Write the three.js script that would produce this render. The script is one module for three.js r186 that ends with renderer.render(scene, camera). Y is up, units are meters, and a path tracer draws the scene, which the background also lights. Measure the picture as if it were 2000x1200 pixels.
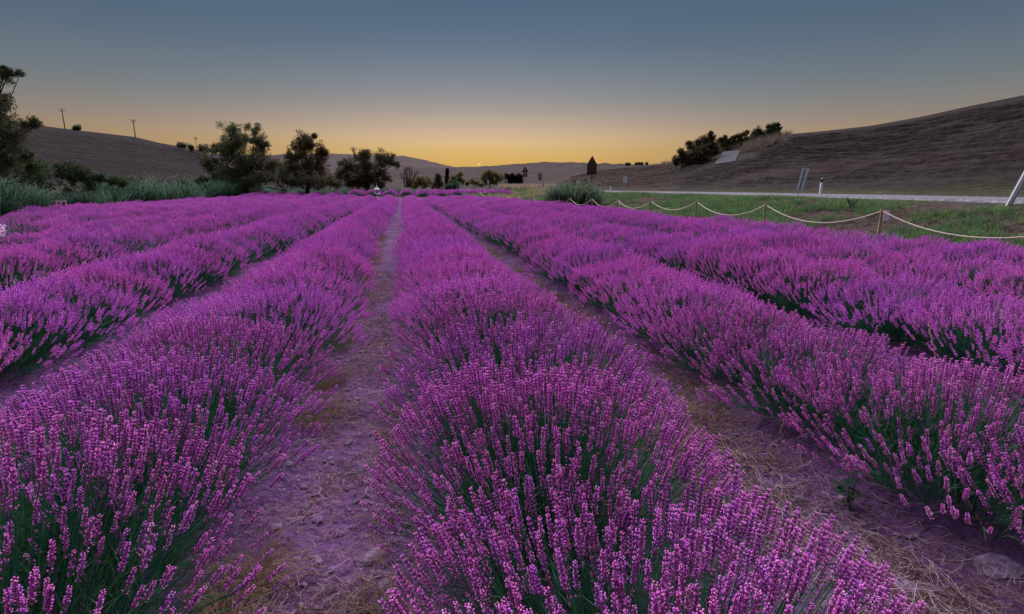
import * as THREE from 'three';
import { mergeGeometries } from 'three/addons/utils/BufferGeometryUtils.js';

// ------------------------------------------------------------------ camera, sky, sun, exposure
const scene = new THREE.Scene();
const EYE = 1.4, YAW = 11.2 * Math.PI / 180, PITCH = 12.5 * Math.PI / 180, FOCAL = 1050;
const camera = new THREE.PerspectiveCamera(2 * Math.atan(600 / FOCAL) * 180 / Math.PI, 2000 / 1200, 0.05, 6000);
camera.position.set(0, EYE, 0);
camera.rotation.order = 'YXZ';
camera.rotation.set(-PITCH, -YAW, 0);
camera.updateMatrixWorld(true);
const renderer = new THREE.WebGLRenderer();
renderer.toneMapping = THREE.LinearToneMapping;
renderer.toneMappingExposure = 1.55;
renderer.shadowMap.enabled = true;

const SUN_AZ = 7.75 * Math.PI / 180;                       // measured from -z towards +x
const SUN_EL = 45 * Math.PI / 180;                          // middle of the glow that lights the field
const sun = new THREE.DirectionalLight(new THREE.Color().setRGB(1.0, 0.88, 0.95), 5);
sun.name = 'sun';
sun.position.set(Math.sin(SUN_AZ) * Math.cos(SUN_EL), Math.sin(SUN_EL), -Math.cos(SUN_AZ) * Math.cos(SUN_EL)).multiplyScalar(120);
sun.castShadow = true;
sun.shadow.radius = 130;
Object.assign(sun.shadow.camera, { left: -60, right: 60, top: 60, bottom: -60, near: 1, far: 400 });
sun.shadow.mapSize.set(4096, 4096);
scene.add(sun, sun.target);

const clamp = THREE.MathUtils.clamp, lerp = THREE.MathUtils.lerp, sstep = THREE.MathUtils.smoothstep;
function curve(table, x) {                                  // piecewise linear through rows [x, value...]
  if (x <= table[0][0]) return table[0].slice(1);
  for (let i = 1; i < table.length; i++) if (x <= table[i][0]) {
    const a = table[i - 1], b = table[i], t = (x - a[0]) / (b[0] - a[0]);
    return a.slice(1).map((v, k) => lerp(v, b[k + 1], t));
  }
  return table[table.length - 1].slice(1);
}
function makeSky() {
  const W = 4096, H = 2048, d = new Float32Array(W * H * 4);
  const lin = (t) => t.map(([e, ...c]) => [e, ...c.map((v) => { const x = v / 255; return x <= 0.04045 ? x / 12.92 : ((x + 0.055) / 1.055) ** 2.4; })]);
  // degrees above the horizon, then the colour: under the sunset, and away from it
  const toward = lin([[0, 208, 167, 92], [2.2, 211, 170, 92], [2.7, 216, 174, 99], [3.6, 219, 181, 115], [4.4, 219, 185, 136], [5.2, 210, 182, 146], [6, 196, 172, 149], [6.9, 180, 165, 149], [7.5, 168, 157, 149], [8.8, 147, 146, 147], [10.3, 131, 137, 146], [11.5, 119, 129, 141], [13, 105, 120, 139], [15.2, 91, 110, 133], [17.2, 83, 104, 128], [20, 80, 102, 126], [90, 80, 102, 126]]);
  const away = lin([[0, 165, 130, 95], [4.4, 158, 132, 105], [5.2, 150, 131, 112], [6.2, 138, 128, 120], [7.1, 128, 126, 124], [8.3, 116, 122, 125], [9.6, 106, 117, 126], [12.1, 93, 108, 124], [14.2, 83, 102, 121], [20, 80, 102, 126], [90, 80, 102, 126]]);
  const sunDir = new THREE.Vector3(Math.sin(SUN_AZ) * Math.cos(0.0415), Math.sin(0.0415), -Math.cos(SUN_AZ) * Math.cos(0.0415));
  for (let r = 0; r < H; r++) {
    const up = ((r + 0.5) / H - 0.5) * Math.PI, deg = Math.max(0, up * 180 / Math.PI);
    const A = curve(toward, deg), B = curve(away, deg);
    for (let c = 0; c < W; c++) {
      const a = ((c + 0.5) / W - 0.5) * 2 * Math.PI, x = Math.cos(a) * Math.cos(up), z = Math.sin(a) * Math.cos(up);
      let off = Math.abs(Math.atan2(x, -z) - SUN_AZ);
      if (off > Math.PI) off = 2 * Math.PI - off;
      const w = Math.exp(-((off / 0.43) ** 2)), o = (r * W + c) * 4;
      const cs = x * sunDir.x + Math.sin(up) * sunDir.y + z * sunDir.z, disc = cs > Math.cos(0.0011) ? 0.7 : 0;
      for (let k = 0; k < 3; k++) d[o + k] = (lerp(B[k], A[k], w) + disc * [1, 0.86, 0.62][k]) / renderer.toneMappingExposure;
      d[o + 3] = 1;
    }
  }
  const t = new THREE.DataTexture(d, W, H, THREE.RGBAFormat, THREE.FloatType);
  t.mapping = THREE.EquirectangularReflectionMapping;
  t.magFilter = t.minFilter = THREE.LinearFilter;
  t.needsUpdate = true;
  return t;
}
scene.background = makeSky();
scene.environment = scene.background;

// ------------------------------------------------------------------ helpers
let seed = 1;
const reseed = (n) => { seed = n | 0; };
const rnd = () => { seed = (seed + 0x6d2b79f5) | 0; let t = Math.imul(seed ^ (seed >>> 15), 1 | seed); t = (t + Math.imul(t ^ (t >>> 7), 61 | t)) ^ t; return ((t ^ (t >>> 14)) >>> 0) / 4294967296; };
const rr = (a, b) => a + (b - a) * rnd();
const gauss = () => (rnd() + rnd() + rnd() + rnd() - 2) * 1.0;
const hash = (x, y) => { let h = Math.imul(x | 0, 374761393) + Math.imul(y | 0, 668265263); h = Math.imul(h ^ (h >>> 13), 1274126177); return ((h ^ (h >>> 16)) >>> 0) / 4294967296; };
function noise(x, y) {
  const i = Math.floor(x), j = Math.floor(y), u = x - i, v = y - j, s = u * u * (3 - 2 * u), t = v * v * (3 - 2 * v);
  return lerp(lerp(hash(i, j), hash(i + 1, j), s), lerp(hash(i, j + 1), hash(i + 1, j + 1), s), t);
}
const fbm = (x, y, n = 4) => { let a = 0, w = 0.5, k = 0; for (let i = 0; i < n; i++) { a += w * noise(x + i * 17.3, y - i * 9.1); k += w; x *= 2.03; y *= 2.03; w *= 0.5; } return a / k; };

const used = {};
const numbered = (n) => { const k = used[n] ?? 0; used[n] = k + 1; return k ? n + '_' + String(k).padStart(3, '0') : n; };
const shade = (o) => { o.castShadow = o.receiveShadow = true; return o; };
function tag(o, label, category, group, kind) {
  o.userData.label = label;
  if (category) o.userData.category = category;
  if (group) o.userData.group = group;
  if (kind) o.userData.kind = kind;
  return o;
}
function thing(name, label, category, pos, turn = 0, group) {
  const o = new THREE.Group();
  o.name = numbered(name);
  o.position.copy(pos);
  o.rotation.y = turn;
  scene.add(o);
  return tag(o, label, category, group);
}
function part(name, geometry, material, parent) { const m = shade(new THREE.Mesh(geometry, material)); m.name = name; parent.add(m); return m; }
function struct(name, geometry, material, label) {
  const m = shade(new THREE.Mesh(geometry, material));
  m.name = numbered(name);
  m.userData.kind = 'structure';
  if (label) m.userData.label = label;
  scene.add(m);
  return m;
}
function copies(name, geometry, material, list, parent, colors) {     // list of Matrix4
  const m = shade(new THREE.InstancedMesh(geometry, material, list.length));
  m.name = name;
  m.userData.kind = 'stuff';
  list.forEach((x, i) => m.setMatrixAt(i, x));
  if (colors) colors.forEach((c, i) => m.setColorAt(i, c));
  parent.add(m);
  return m;
}
const V = (x, y, z) => new THREE.Vector3(x, y, z);
const RGB = (r, g, b) => new THREE.Color().setRGB(r, g, b);
const heading = V(Math.sin(YAW), 0, -Math.cos(YAW));
function at(px, py, depth) {                                          // the point seen at a pixel of the photograph, that far ahead of the camera
  const d = V((px - 1000) / FOCAL, (600 - py) / FOCAL, -1).applyQuaternion(camera.quaternion);
  return d.multiplyScalar(depth / d.dot(heading)).add(camera.position);
}
const std = (c, o = {}) => new THREE.MeshStandardMaterial({ color: c, roughness: 0.9, ...o });
const matte = (c, o = {}) => new THREE.MeshPhysicalMaterial({ color: c, roughness: 1, specularIntensity: 0.04, ...o });   // earth and stubble have no sheen
const leafy = (c, tr = 0.35, o = {}) => new THREE.MeshPhysicalMaterial({ color: c, roughness: 1, transmission: tr, thickness: 0, side: THREE.DoubleSide, specularIntensity: 0.12, ...o });

// geometry writer: triangles with one colour per vertex
class Tri {
  constructor() { this.p = []; this.c = []; }
  tri(a, b, c, col, col2, col3) { this.p.push(...a, ...b, ...c); if (col) this.c.push(...col, ...(col2 ?? col), ...(col3 ?? col)); return this; }
  quad(a, b, c, d, col) { return this.tri(a, b, c, col).tri(a, c, d, col); }
  build() {
    const g = new THREE.BufferGeometry();
    g.setAttribute('position', new THREE.Float32BufferAttribute(this.p, 3));
    if (this.c.length) g.setAttribute('color', new THREE.Float32BufferAttribute(this.c, 3));
    g.computeVertexNormals();
    return g;
  }
}
function basis(dir) {
  const d = dir.clone().normalize(), u = V(0, 1, 0);
  if (Math.abs(d.y) > 0.95) u.set(1, 0, 0);
  const a = u.cross(d).normalize(), b = d.clone().cross(a);
  return [d, a, b];
}
function spindle(T, from, dir, len, rad, n, cBase, cMid, cTip, mid = 0.45) {   // bipyramid
  const [d, a, b] = basis(dir), p0 = from, p1 = from.clone().addScaledVector(d, len), m = from.clone().addScaledVector(d, len * mid), ring = [];
  for (let i = 0; i < n; i++) { const t = i / n * 2 * Math.PI; ring.push(m.clone().addScaledVector(a, Math.cos(t) * rad).addScaledVector(b, Math.sin(t) * rad).toArray()); }
  for (let i = 0; i < n; i++) {
    const j = (i + 1) % n;
    T.tri(p0.toArray(), ring[j], ring[i], cBase, cMid, cMid);
    T.tri(p1.toArray(), ring[i], ring[j], cTip, cMid, cMid);
  }
}
function tube(T, pts, radii, n, col) {
  const rings = pts.map((p, i) => {
    const dir = (pts[Math.min(i + 1, pts.length - 1)].clone()).sub(pts[Math.max(i - 1, 0)]);
    const [, a, b] = basis(dir), ring = [];
    for (let k = 0; k < n; k++) { const t = k / n * 2 * Math.PI; ring.push(p.clone().addScaledVector(a, Math.cos(t) * radii[i]).addScaledVector(b, Math.sin(t) * radii[i]).toArray()); }
    return ring;
  });
  for (let i = 0; i + 1 < rings.length; i++) for (let k = 0; k < n; k++) { const l = (k + 1) % n; T.quad(rings[i][k], rings[i][l], rings[i + 1][l], rings[i + 1][k], col); }
  const cap = (r, c, flip) => { for (let k = 0; k < n; k++) { const l = (k + 1) % n; flip ? T.tri(c.toArray(), r[l], r[k], col) : T.tri(c.toArray(), r[k], r[l], col); } };
  cap(rings[0], pts[0], true); cap(rings[rings.length - 1], pts[pts.length - 1], false);
}
const Q = new THREE.Quaternion(), UP = V(0, 1, 0);
function place(pos, dir, roll, sx, sy, sz) {                            // a matrix that turns +y into dir
  const q = new THREE.Quaternion().setFromUnitVectors(UP, dir);
  q.multiply(Q.setFromAxisAngle(UP, roll));
  return new THREE.Matrix4().compose(pos, q, V(sx, sy, sz));
}
function noiseTexture(size, repeat, f, srgb = true) {                   // f(u, v) -> [r, g, b] 0..1, tileable by f's own period
  const d = new Uint8Array(size * size * 4);
  for (let y = 0; y < size; y++) for (let x = 0; x < size; x++) { const c = f(x / size, y / size), o = (y * size + x) * 4; for (let k = 0; k < 3; k++) d[o + k] = clamp(c[k], 0, 1) * 255; d[o + 3] = 255; }
  const t = new THREE.DataTexture(d, size, size);
  t.wrapS = t.wrapT = THREE.RepeatWrapping;
  t.magFilter = t.minFilter = THREE.LinearFilter;
  t.repeat.set(repeat, repeat);
  if (srgb) t.colorSpace = THREE.SRGBColorSpace;
  t.needsUpdate = true;
  return t;
}
function tnoise(u, v, n, s = 0) {                                       // tileable value noise, n cells a side
  const x = u * n, y = v * n, i = Math.floor(x), j = Math.floor(y), a = x - i, b = y - j, p = a * a * (3 - 2 * a), q = b * b * (3 - 2 * b);
  const h = (k, l) => hash(((k % n) + n) % n + s * 131, ((l % n) + n) % n + s * 57);
  return lerp(lerp(h(i, j), h(i + 1, j), p), lerp(h(i, j + 1), h(i + 1, j + 1), p), q);
}
const tfbm = (u, v, n, o = 4, s = 0) => { let a = 0, w = 0.5, k = 0; for (let i = 0; i < o; i++) { a += w * tnoise(u, v, n << i, s + i); k += w; w *= 0.5; } return a / k; };

// ------------------------------------------------------------------ terrain
const roadEdge = (z) => curve([[-200, -14], [-150, 4], [-115, 13], [-82, 18], [-50, 19.2], [-32, 19.1], [-20, 17.6], [-11, 15.9], [0, 14.8], [20, 14]], z)[0];
const fenceX = (z) => curve([[-60, 7.2], [-50, 7.5], [-46, 7.9], [-39, 8.25], [-32, 8.8], [-27, 9.1], [0, 9.1], [20, 9.1]], z)[0];
function groundY(x, z) {
  const fx = fenceX(z) + 0.35, ex = roadEdge(z) - 0.5, t = sstep(x, fx, ex);
  const rise = sstep(-z, 50, 64) * 0.45;
  let y = Math.max(t * 1.0, rise);
  y += (fbm(x * 0.35, z * 0.35, 3) - 0.5) * 0.22 * sstep(x, fx, fx + 1.2) * (1 - sstep(x, ex - 1.5, ex + 0.3));
  return y;
}
const inField = (x, z) => x > -18.8 && x < fenceX(z) - 0.05 && z < 4 && z > -64;
const gp = (px, depth, lift = 0) => { const p = at(px, 367, depth); p.y = groundY(p.x, p.z) + lift; return p; };

function sheet(xs, zs, height, color, uvScale = 1) {
  const nx = xs.length, nz = zs.length, p = new Float32Array(nx * nz * 3), u = new Float32Array(nx * nz * 2), c = color ? new Float32Array(nx * nz * 3) : null, idx = [];
  for (let j = 0, o = 0; j < nz; j++) for (let i = 0; i < nx; i++, o++) {
    p[o * 3] = xs[i]; p[o * 3 + 1] = height(xs[i], zs[j]); p[o * 3 + 2] = zs[j];
    u[o * 2] = xs[i] * uvScale; u[o * 2 + 1] = zs[j] * uvScale;
    if (c) { const k = color(xs[i], zs[j]); c[o * 3] = k[0]; c[o * 3 + 1] = k[1]; c[o * 3 + 2] = k[2]; }
    if (i + 1 < nx && j + 1 < nz) idx.push(o, o + nx, o + 1, o + 1, o + nx, o + nx + 1);
  }
  const g = new THREE.BufferGeometry();
  g.setAttribute('position', new THREE.BufferAttribute(p, 3));
  g.setAttribute('uv', new THREE.BufferAttribute(u, 2));
  if (c) g.setAttribute('color', new THREE.BufferAttribute(c, 3));
  g.setIndex(idx);
  g.computeVertexNormals();
  // zs run away from the viewer, so the faces must look up
  if (g.attributes.normal.getY(Math.floor(nx * nz / 2)) < 0) { const a = g.index.array; for (let i = 0; i < a.length; i += 3) { const t = a[i]; a[i] = a[i + 1]; a[i + 1] = t; } g.computeVertexNormals(); }
  return g;
}
const steps = (a, b, s) => { const n = Math.max(1, Math.round(Math.abs(b - a) / s)); return Array.from({ length: n }, (_, i) => a + (b - a) * i / n); };

const grainTex = noiseTexture(512, 1, (u, v) => { const a = 0.62 + 0.5 * (tfbm(u, v, 16, 5, 3) - 0.5) + 0.5 * (tnoise(u, v, 256, 9) - 0.5); return [a, a, a]; });
{
  const xs = [...steps(-3000, -400, 400), ...steps(-400, -60, 40), ...steps(-60, -18, 4), ...steps(-18, 8, 1), ...steps(8, 26, 0.3), ...steps(26, 60, 4), ...steps(60, 400, 40), ...steps(400, 3001, 400)];
  const zs = [...steps(600, 40, 80), ...steps(40, 4, 4), ...steps(4, -60, 0.35), ...steps(-60, -160, 2), ...steps(-160, -400, 20), ...steps(-400, -4001, 400)];
  const g = sheet(xs, zs, (x, z) => groundY(x, z) - (inField(x, z) ? 0.1 : 0) - (x > roadEdge(z) - 0.2 && x < roadEdge(z) + 4.7 ? 0.06 : 0), (x, z) => {
    const n = fbm(x * 0.5, z * 0.5), m = fbm(x * 0.12 + 40, z * 0.12), bank = sstep(x, 8.6, 9.6) * (1 - sstep(x, 26, 34));
    const dry = [0.1, 0.075, 0.07], green = [0.05, 0.085, 0.04], far = [0.06, 0.047, 0.04];
    const mix = clamp((n - 0.42) * 3.2 + (m - 0.45) * 2, 0, 1);
    return dry.map((v, k) => lerp(far[k] * (0.8 + 0.5 * m), lerp(v, green[k], mix), clamp(bank + (x < -14 && x > -40 ? 0.8 : 0), 0, 1)));
  }, 0.4);
  struct('ground', g, matte(RGB(1.35, 1.35, 1.35), { vertexColors: true, map: grainTex }), 'grassy ground around the lavender field');
}
{ // bare soil of the field with shallow furrows
  const xs = [...steps(-19, -4, 0.12), ...steps(-4, 4, 0.035), ...steps(4, 9.06, 0.12), 9.06];
  const zs = []; for (let z = 3.5; z > -63;) { zs.push(z); z -= clamp(Math.abs(z) * 0.016, 0.035, 0.35); }
  const soil = noiseTexture(1024, 1, (u, v) => {
    const a = tfbm(u, v, 8, 6, 1), b = tnoise(u, v, 340, 5), k = clamp(0.5 + (a - 0.5) * 0.9 + (b - 0.5) * 0.28, 0, 1), s = tfbm(u, v, 24, 4, 8);
    return [lerp(0.42, 0.66, k) + (s - 0.5) * 0.1, lerp(0.33, 0.545, k) + (s - 0.5) * 0.1, lerp(0.5, 0.72, k)];
  });
  soil.repeat.set(0.55, 0.55);
  const bump = noiseTexture(512, 1.3, (u, v) => { const a = tfbm(u, v, 20, 5, 21); return [a, a, a]; }, false);
  const g = sheet(xs, zs, (x, z) => {
    if (x > fenceX(z)) return groundY(x, z) - 0.03 - (x - fenceX(z)) * 0.15;
    const rel = (x - 0.62) / 1.86, ridge = Math.cos((rel - Math.round(rel)) * 2 * Math.PI);
    return groundY(x, z) + ridge * 0.035 + (fbm(x * 1.6, z * 1.6, 3) - 0.5) * 0.06 + (fbm(x * 9, z * 9, 3) - 0.5) * 0.035;
  });
  struct('field_soil', g, matte(RGB(0.45, 0.35, 0.43), { map: soil, bumpMap: bump, bumpScale: 0.03 }), 'bare purplish soil of the lavender field and its furrows');
}
{ // the road on the bank
  const T = { p: [], u: [], i: [] }, zs = [...steps(14, -60, 1), ...steps(-60, -190, 3)];
  zs.forEach((z, j) => {
    const e = roadEdge(z), y = groundY(e + 2, z) + 0.07, w = 4.5, prof = [[-0.25, -0.12], [0, 0], [w / 2, 0.05], [w, 0], [w + 0.25, -0.12]];
    prof.forEach(([dx, dy]) => { T.p.push(e + dx, y + dy, z); T.u.push((e + dx) * 0.8, z * 0.8); });
    if (j) for (let k = 0; k < 4; k++) { const a = (j - 1) * 5 + k, b = j * 5 + k; T.i.push(a, a + 1, b, a + 1, b + 1, b); }
  });
  const g = new THREE.BufferGeometry();
  g.setAttribute('position', new THREE.Float32BufferAttribute(T.p, 3)); g.setAttribute('uv', new THREE.Float32BufferAttribute(T.u, 2)); g.setIndex(T.i); g.computeVertexNormals();
  struct('road', g, matte(RGB(0.38, 0.38, 0.44), { map: grainTex }), 'pale narrow country road on top of the grass bank');
}

// hills as lofts from a foot line over a ridge line to a foot behind
function hill(name, label, cols, o) {
  const px0 = cols[0][0], px1 = cols[cols.length - 1][0], nu = o.nu ?? 140, nv = o.nv ?? 60, nb = 12, rows = nv + nb + 1;
  const p = [], c = [], uv = [], idx = [];
  const S = (px, v) => {
    const k = curve(cols, px), ridge = at(px, k[0], k[1]), foot = at(px, 367, k[2]), y0 = k[3];
    if (v <= 1) {
      const pr = Math.pow(v, o.power ?? 1.3), q = foot.clone().lerp(ridge, v);
      q.y = lerp(y0, ridge.y, pr);
      return q;
    }
    const b = (v - 1), dir = ridge.clone().sub(foot).setY(0), q = ridge.clone().addScaledVector(dir, b * 1.2);
    q.y = lerp(ridge.y, y0 - 3, 1 - Math.cos(clamp(b, 0, 1) * Math.PI / 2));
    return q;
  };
  for (let i = 0; i <= nu; i++) for (let j = 0; j < rows; j++) {
    const px = lerp(px0, px1, i / nu), v = j <= nv ? j / nv : 1 + (j - nv) / nb, q = S(px, v);
    q.y += (o.bump ? o.bump(px, v, q) : 0);
    p.push(q.x, q.y, q.z); uv.push(q.x * 0.15, q.z * 0.15);
    c.push(...o.color(px, v, q));
    if (i < nu && j + 1 < rows) { const a = i * rows + j, b = a + rows; idx.push(a, b, a + 1, b, b + 1, a + 1); }
  }
  const g = new THREE.BufferGeometry();
  g.setAttribute('position', new THREE.Float32BufferAttribute(p, 3)); g.setAttribute('color', new THREE.Float32BufferAttribute(c, 3)); g.setAttribute('uv', new THREE.Float32BufferAttribute(uv, 2));
  g.setIndex(idx); g.computeVertexNormals();
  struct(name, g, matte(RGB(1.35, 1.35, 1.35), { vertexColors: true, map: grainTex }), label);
  return S;
}
// right hill: mown field, windrows along the slope.  [px, ridge py, ridge depth, foot depth, foot y]
const rightCols = [[1040, 367, 300, 105, 0.9], [1080, 356, 280, 95, 0.9], [1120, 343, 250, 85, 0.9], [1180, 330, 220, 70, 0.9], [1250, 324, 190, 60, 0.95], [1310, 319, 165, 54, 1], [1345, 313, 150, 50, 1], [1400, 297, 138, 45, 1], [1450, 283, 128, 40, 1], [1500, 268, 122, 37, 1], [1530, 263, 120, 35, 1], [1600, 257, 116, 32, 1], [1700, 246, 112, 27.5, 1], [1800, 228, 108, 24.5, 1], [1900, 206, 104, 22, 1], [2000, 186, 100, 20, 1], [2150, 150, 92, 17.5, 1], [2400, 100, 80, 14, 1], [2800, 60, 62, 9.5, 1]];
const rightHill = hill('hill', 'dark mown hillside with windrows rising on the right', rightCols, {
  nu: 260, nv: 320, power: 1.35,
  bump: (px, v, q) => {
    if (v > 1) return 0;
    const d = v * 74 + (fbm(q.x * 0.05, q.z * 0.05, 2) - 0.5) * 7 + px * 0.0035, w = Math.pow(0.5 + 0.5 * Math.sin(d * 2.3), 3), near = sstep(v, 0.07, 0.16) * (1 - sstep(v, 0.8, 0.98));
    const br = sstep(fbm(q.x * 0.22, q.z * 0.22 + 7, 3), 0.36, 0.6);
    return near * (1 - sstep(v, 0.5, 0.6) * sstep(px, 1350, 1380) * (1 - sstep(px, 1460, 1500))) * w * (0.24 + 0.34 * br) * (0.5 + 0.9 * v) + (fbm(q.x * 0.5, q.z * 0.5, 3) - 0.5) * 0.16 * sstep(v, 0.01, 0.05) * (1 - sstep(v, 0.9, 1));
  },
  color: (px, v, q) => {
    const n = fbm(q.x * 0.25, q.z * 0.25), m = fbm(q.x * 0.06, q.z * 0.06, 3);
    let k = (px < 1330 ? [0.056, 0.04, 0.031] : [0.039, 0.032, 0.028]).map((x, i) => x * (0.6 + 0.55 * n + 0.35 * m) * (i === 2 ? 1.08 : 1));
    const red = Math.exp(-(((v - 0.27 + (n - 0.5) * 0.05) / 0.03) ** 2)) * sstep(fbm(px * 0.03, v * 30, 2), 0.3, 0.6);
    k = k.map((x, i) => lerp(x, [0.085, 0.042, 0.04][i], red * 0.5));
    const verge = 1 - sstep(v, 0.03, 0.12 + 0.08 * (n - 0.5));
    return k.map((x, i) => lerp(x, [0.065, 0.07, 0.035][i] * (0.5 + n), verge));
  },
});
const leftCols = [[-500, 190, 220, 60, 0.2], [-200, 214, 210, 62, 0.2], [60, 243, 200, 65, 0.2], [130, 252, 198, 68, 0.2], [200, 260, 196, 70, 0.2], [265, 268, 194, 75, 0.2], [310, 279, 190, 80, 0.2], [350, 286, 188, 86, 0.2], [385, 293, 186, 92, 0.2], [410, 304, 184, 98, 0.2], [435, 320, 182, 110, 0.2], [455, 340, 180, 125, 0.2], [475, 362, 178, 140, 0.2]];
hill('hill', 'grey brown ploughed hillside rising on the left', leftCols, {
  nu: 200, nv: 200, power: 1.15,
  bump: (px, v, q) => v > 1 ? 0 : (fbm(q.x * 0.12, q.z * 0.12, 3) - 0.5) * 0.7 * (1 - sstep(v, 0.85, 1)) + 0.12 * Math.sin(v * 190 + px * 0.02 + fbm(q.x * 0.03, q.z * 0.03, 2) * 9) * (1 - sstep(v, 0.8, 1)),
  color: (px, v, q) => { const n = fbm(q.x * 0.08, q.z * 0.3), m = fbm(q.x * 0.025, q.z * 0.025, 3); return [0.038, 0.032, 0.033].map((x) => x * (0.55 + 0.5 * n + 0.4 * m)); },
});
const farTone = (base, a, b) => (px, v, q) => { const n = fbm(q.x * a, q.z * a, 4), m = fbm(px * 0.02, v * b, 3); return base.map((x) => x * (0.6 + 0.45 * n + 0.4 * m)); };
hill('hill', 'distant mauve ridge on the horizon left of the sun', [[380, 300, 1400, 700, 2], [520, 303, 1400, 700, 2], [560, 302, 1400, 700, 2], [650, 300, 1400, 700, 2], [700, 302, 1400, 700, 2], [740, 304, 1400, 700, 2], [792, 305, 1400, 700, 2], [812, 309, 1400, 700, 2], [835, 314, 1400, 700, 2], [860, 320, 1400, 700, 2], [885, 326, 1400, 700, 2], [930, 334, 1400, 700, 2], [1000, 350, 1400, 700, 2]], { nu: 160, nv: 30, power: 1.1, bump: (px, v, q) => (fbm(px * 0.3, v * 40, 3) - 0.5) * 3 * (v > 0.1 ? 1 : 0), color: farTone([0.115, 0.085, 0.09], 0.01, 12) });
hill('hill', 'low brown hill under the setting sun', [[540, 366, 700, 160, 0.6], [600, 352, 660, 155, 0.6], [640, 338, 620, 150, 0.6], [780, 331, 600, 150, 0.6], [860, 327, 560, 150, 0.6], [900, 326, 520, 140, 0.6], [938, 325, 500, 140, 0.6], [1000, 321, 480, 140, 0.7], [1050, 317.5, 460, 140, 0.8], [1100, 316.5, 440, 135, 0.8], [1150, 318, 430, 130, 0.9], [1200, 320, 420, 125, 0.9], [1270, 321, 410, 120, 0.9], [1340, 322, 400, 120, 0.9], [1420, 330, 400, 120, 0.9]], {
  nu: 240, nv: 90, power: 1.25, bump: (px, v, q) => (fbm(px * 0.06, v * 12, 3) - 0.5) * 1.6 * sstep(v, 0.1, 0.3),
  color: (px, v, q) => { const n = fbm(px * 0.05, v * 14, 3), m = fbm(px * 0.012 + 3, v * 5, 3); const k = [0.07, 0.051, 0.047].map((x) => x * (0.55 + 0.5 * n + 0.45 * m)); const strip = Math.exp(-(((v - 0.42 - (px - 1100) * 0.0004) / 0.012) ** 2)) * sstep(noise(px * 0.04, 3), 0.35, 0.5); return k.map((x, i) => lerp(x, [0.14, 0.115, 0.1][i], strip * 0.8)); },
});
{ // pale track that crests the right hill between the bushes
  const T = { p: [], u: [], i: [] }, n = 14, byY = (px, py) => { let lo = 0, hi = 1; for (let k = 0; k < 30; k++) { const m = (lo + hi) / 2, q = rightHill(px, m).sub(camera.position), c = q.clone().applyQuaternion(camera.quaternion.clone().invert()), yy = 600 + c.y / c.z * FOCAL; yy > py ? lo = m : hi = m; } return lo; };
  for (let j = 0; j <= n; j++) { const t = j / n, l = [lerp(1396, 1412, t), lerp(323, 297, t)], r = [lerp(1438, 1446, t), lerp(316, 295.5, t)]; for (const s of [0, 0.25, 0.5, 0.75, 1]) { const px = lerp(l[0], r[0], s), py = lerp(l[1], r[1], s), v = Math.min(0.999, byY(px, py)), q = rightHill(px, v); T.p.push(q.x, q.y + 0.16, q.z); T.u.push(q.x * 0.5, q.z * 0.5); } if (j) for (let k = 0; k < 4; k++) { const a = (j - 1) * 5 + k, b = j * 5 + k; T.i.push(a, a + 1, b, a + 1, b + 1, b); } }
  const g = new THREE.BufferGeometry();
  g.setAttribute('position', new THREE.Float32BufferAttribute(T.p, 3)); g.setAttribute('uv', new THREE.Float32BufferAttribute(T.u, 2)); g.setIndex(T.i); g.computeVertexNormals();
  struct('path', g, matte(RGB(0.17, 0.18, 0.22), { map: grainTex }), 'pale track cresting the right hillside between the bushes');
}

// ------------------------------------------------------------------ lavender
reseed(11);
const CALYX = [[0.36, 0.085, 0.38], [0.42, 0.12, 0.43], [0.43, 0.18, 0.34], [0.35, 0.095, 0.42]], PETAL = [[0.97, 0.36, 0.95], [0.95, 0.31, 0.96], [0.98, 0.48, 0.93]];
const pick = (a) => a[Math.floor(rnd() * a.length)];
function spikeNear() {
  const T = new Tri(), L = rr(0.066, 0.082), whorls = 7 + Math.floor(rnd() * 2);
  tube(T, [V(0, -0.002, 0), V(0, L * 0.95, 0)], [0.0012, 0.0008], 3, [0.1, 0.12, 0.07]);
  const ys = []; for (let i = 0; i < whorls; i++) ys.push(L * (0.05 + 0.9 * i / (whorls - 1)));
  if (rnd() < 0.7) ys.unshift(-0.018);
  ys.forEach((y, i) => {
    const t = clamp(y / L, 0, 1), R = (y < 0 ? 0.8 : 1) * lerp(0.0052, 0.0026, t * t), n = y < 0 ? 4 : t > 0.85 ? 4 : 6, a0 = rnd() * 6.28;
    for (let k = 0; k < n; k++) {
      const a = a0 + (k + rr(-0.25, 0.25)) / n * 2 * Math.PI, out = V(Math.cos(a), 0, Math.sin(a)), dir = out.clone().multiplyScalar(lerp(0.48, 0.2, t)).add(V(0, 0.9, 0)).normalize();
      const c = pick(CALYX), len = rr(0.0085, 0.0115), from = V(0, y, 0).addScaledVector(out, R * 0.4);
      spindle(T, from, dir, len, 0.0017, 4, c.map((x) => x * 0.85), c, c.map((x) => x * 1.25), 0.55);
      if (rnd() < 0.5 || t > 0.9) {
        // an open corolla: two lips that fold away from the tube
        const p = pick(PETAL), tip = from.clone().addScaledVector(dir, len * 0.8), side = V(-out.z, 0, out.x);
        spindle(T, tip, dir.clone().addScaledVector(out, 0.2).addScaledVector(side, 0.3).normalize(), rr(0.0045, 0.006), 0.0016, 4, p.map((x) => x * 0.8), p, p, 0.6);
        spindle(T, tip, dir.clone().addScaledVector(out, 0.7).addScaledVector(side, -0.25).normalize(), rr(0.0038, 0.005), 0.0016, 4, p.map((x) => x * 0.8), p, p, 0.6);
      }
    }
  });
  return T.build();
}
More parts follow.
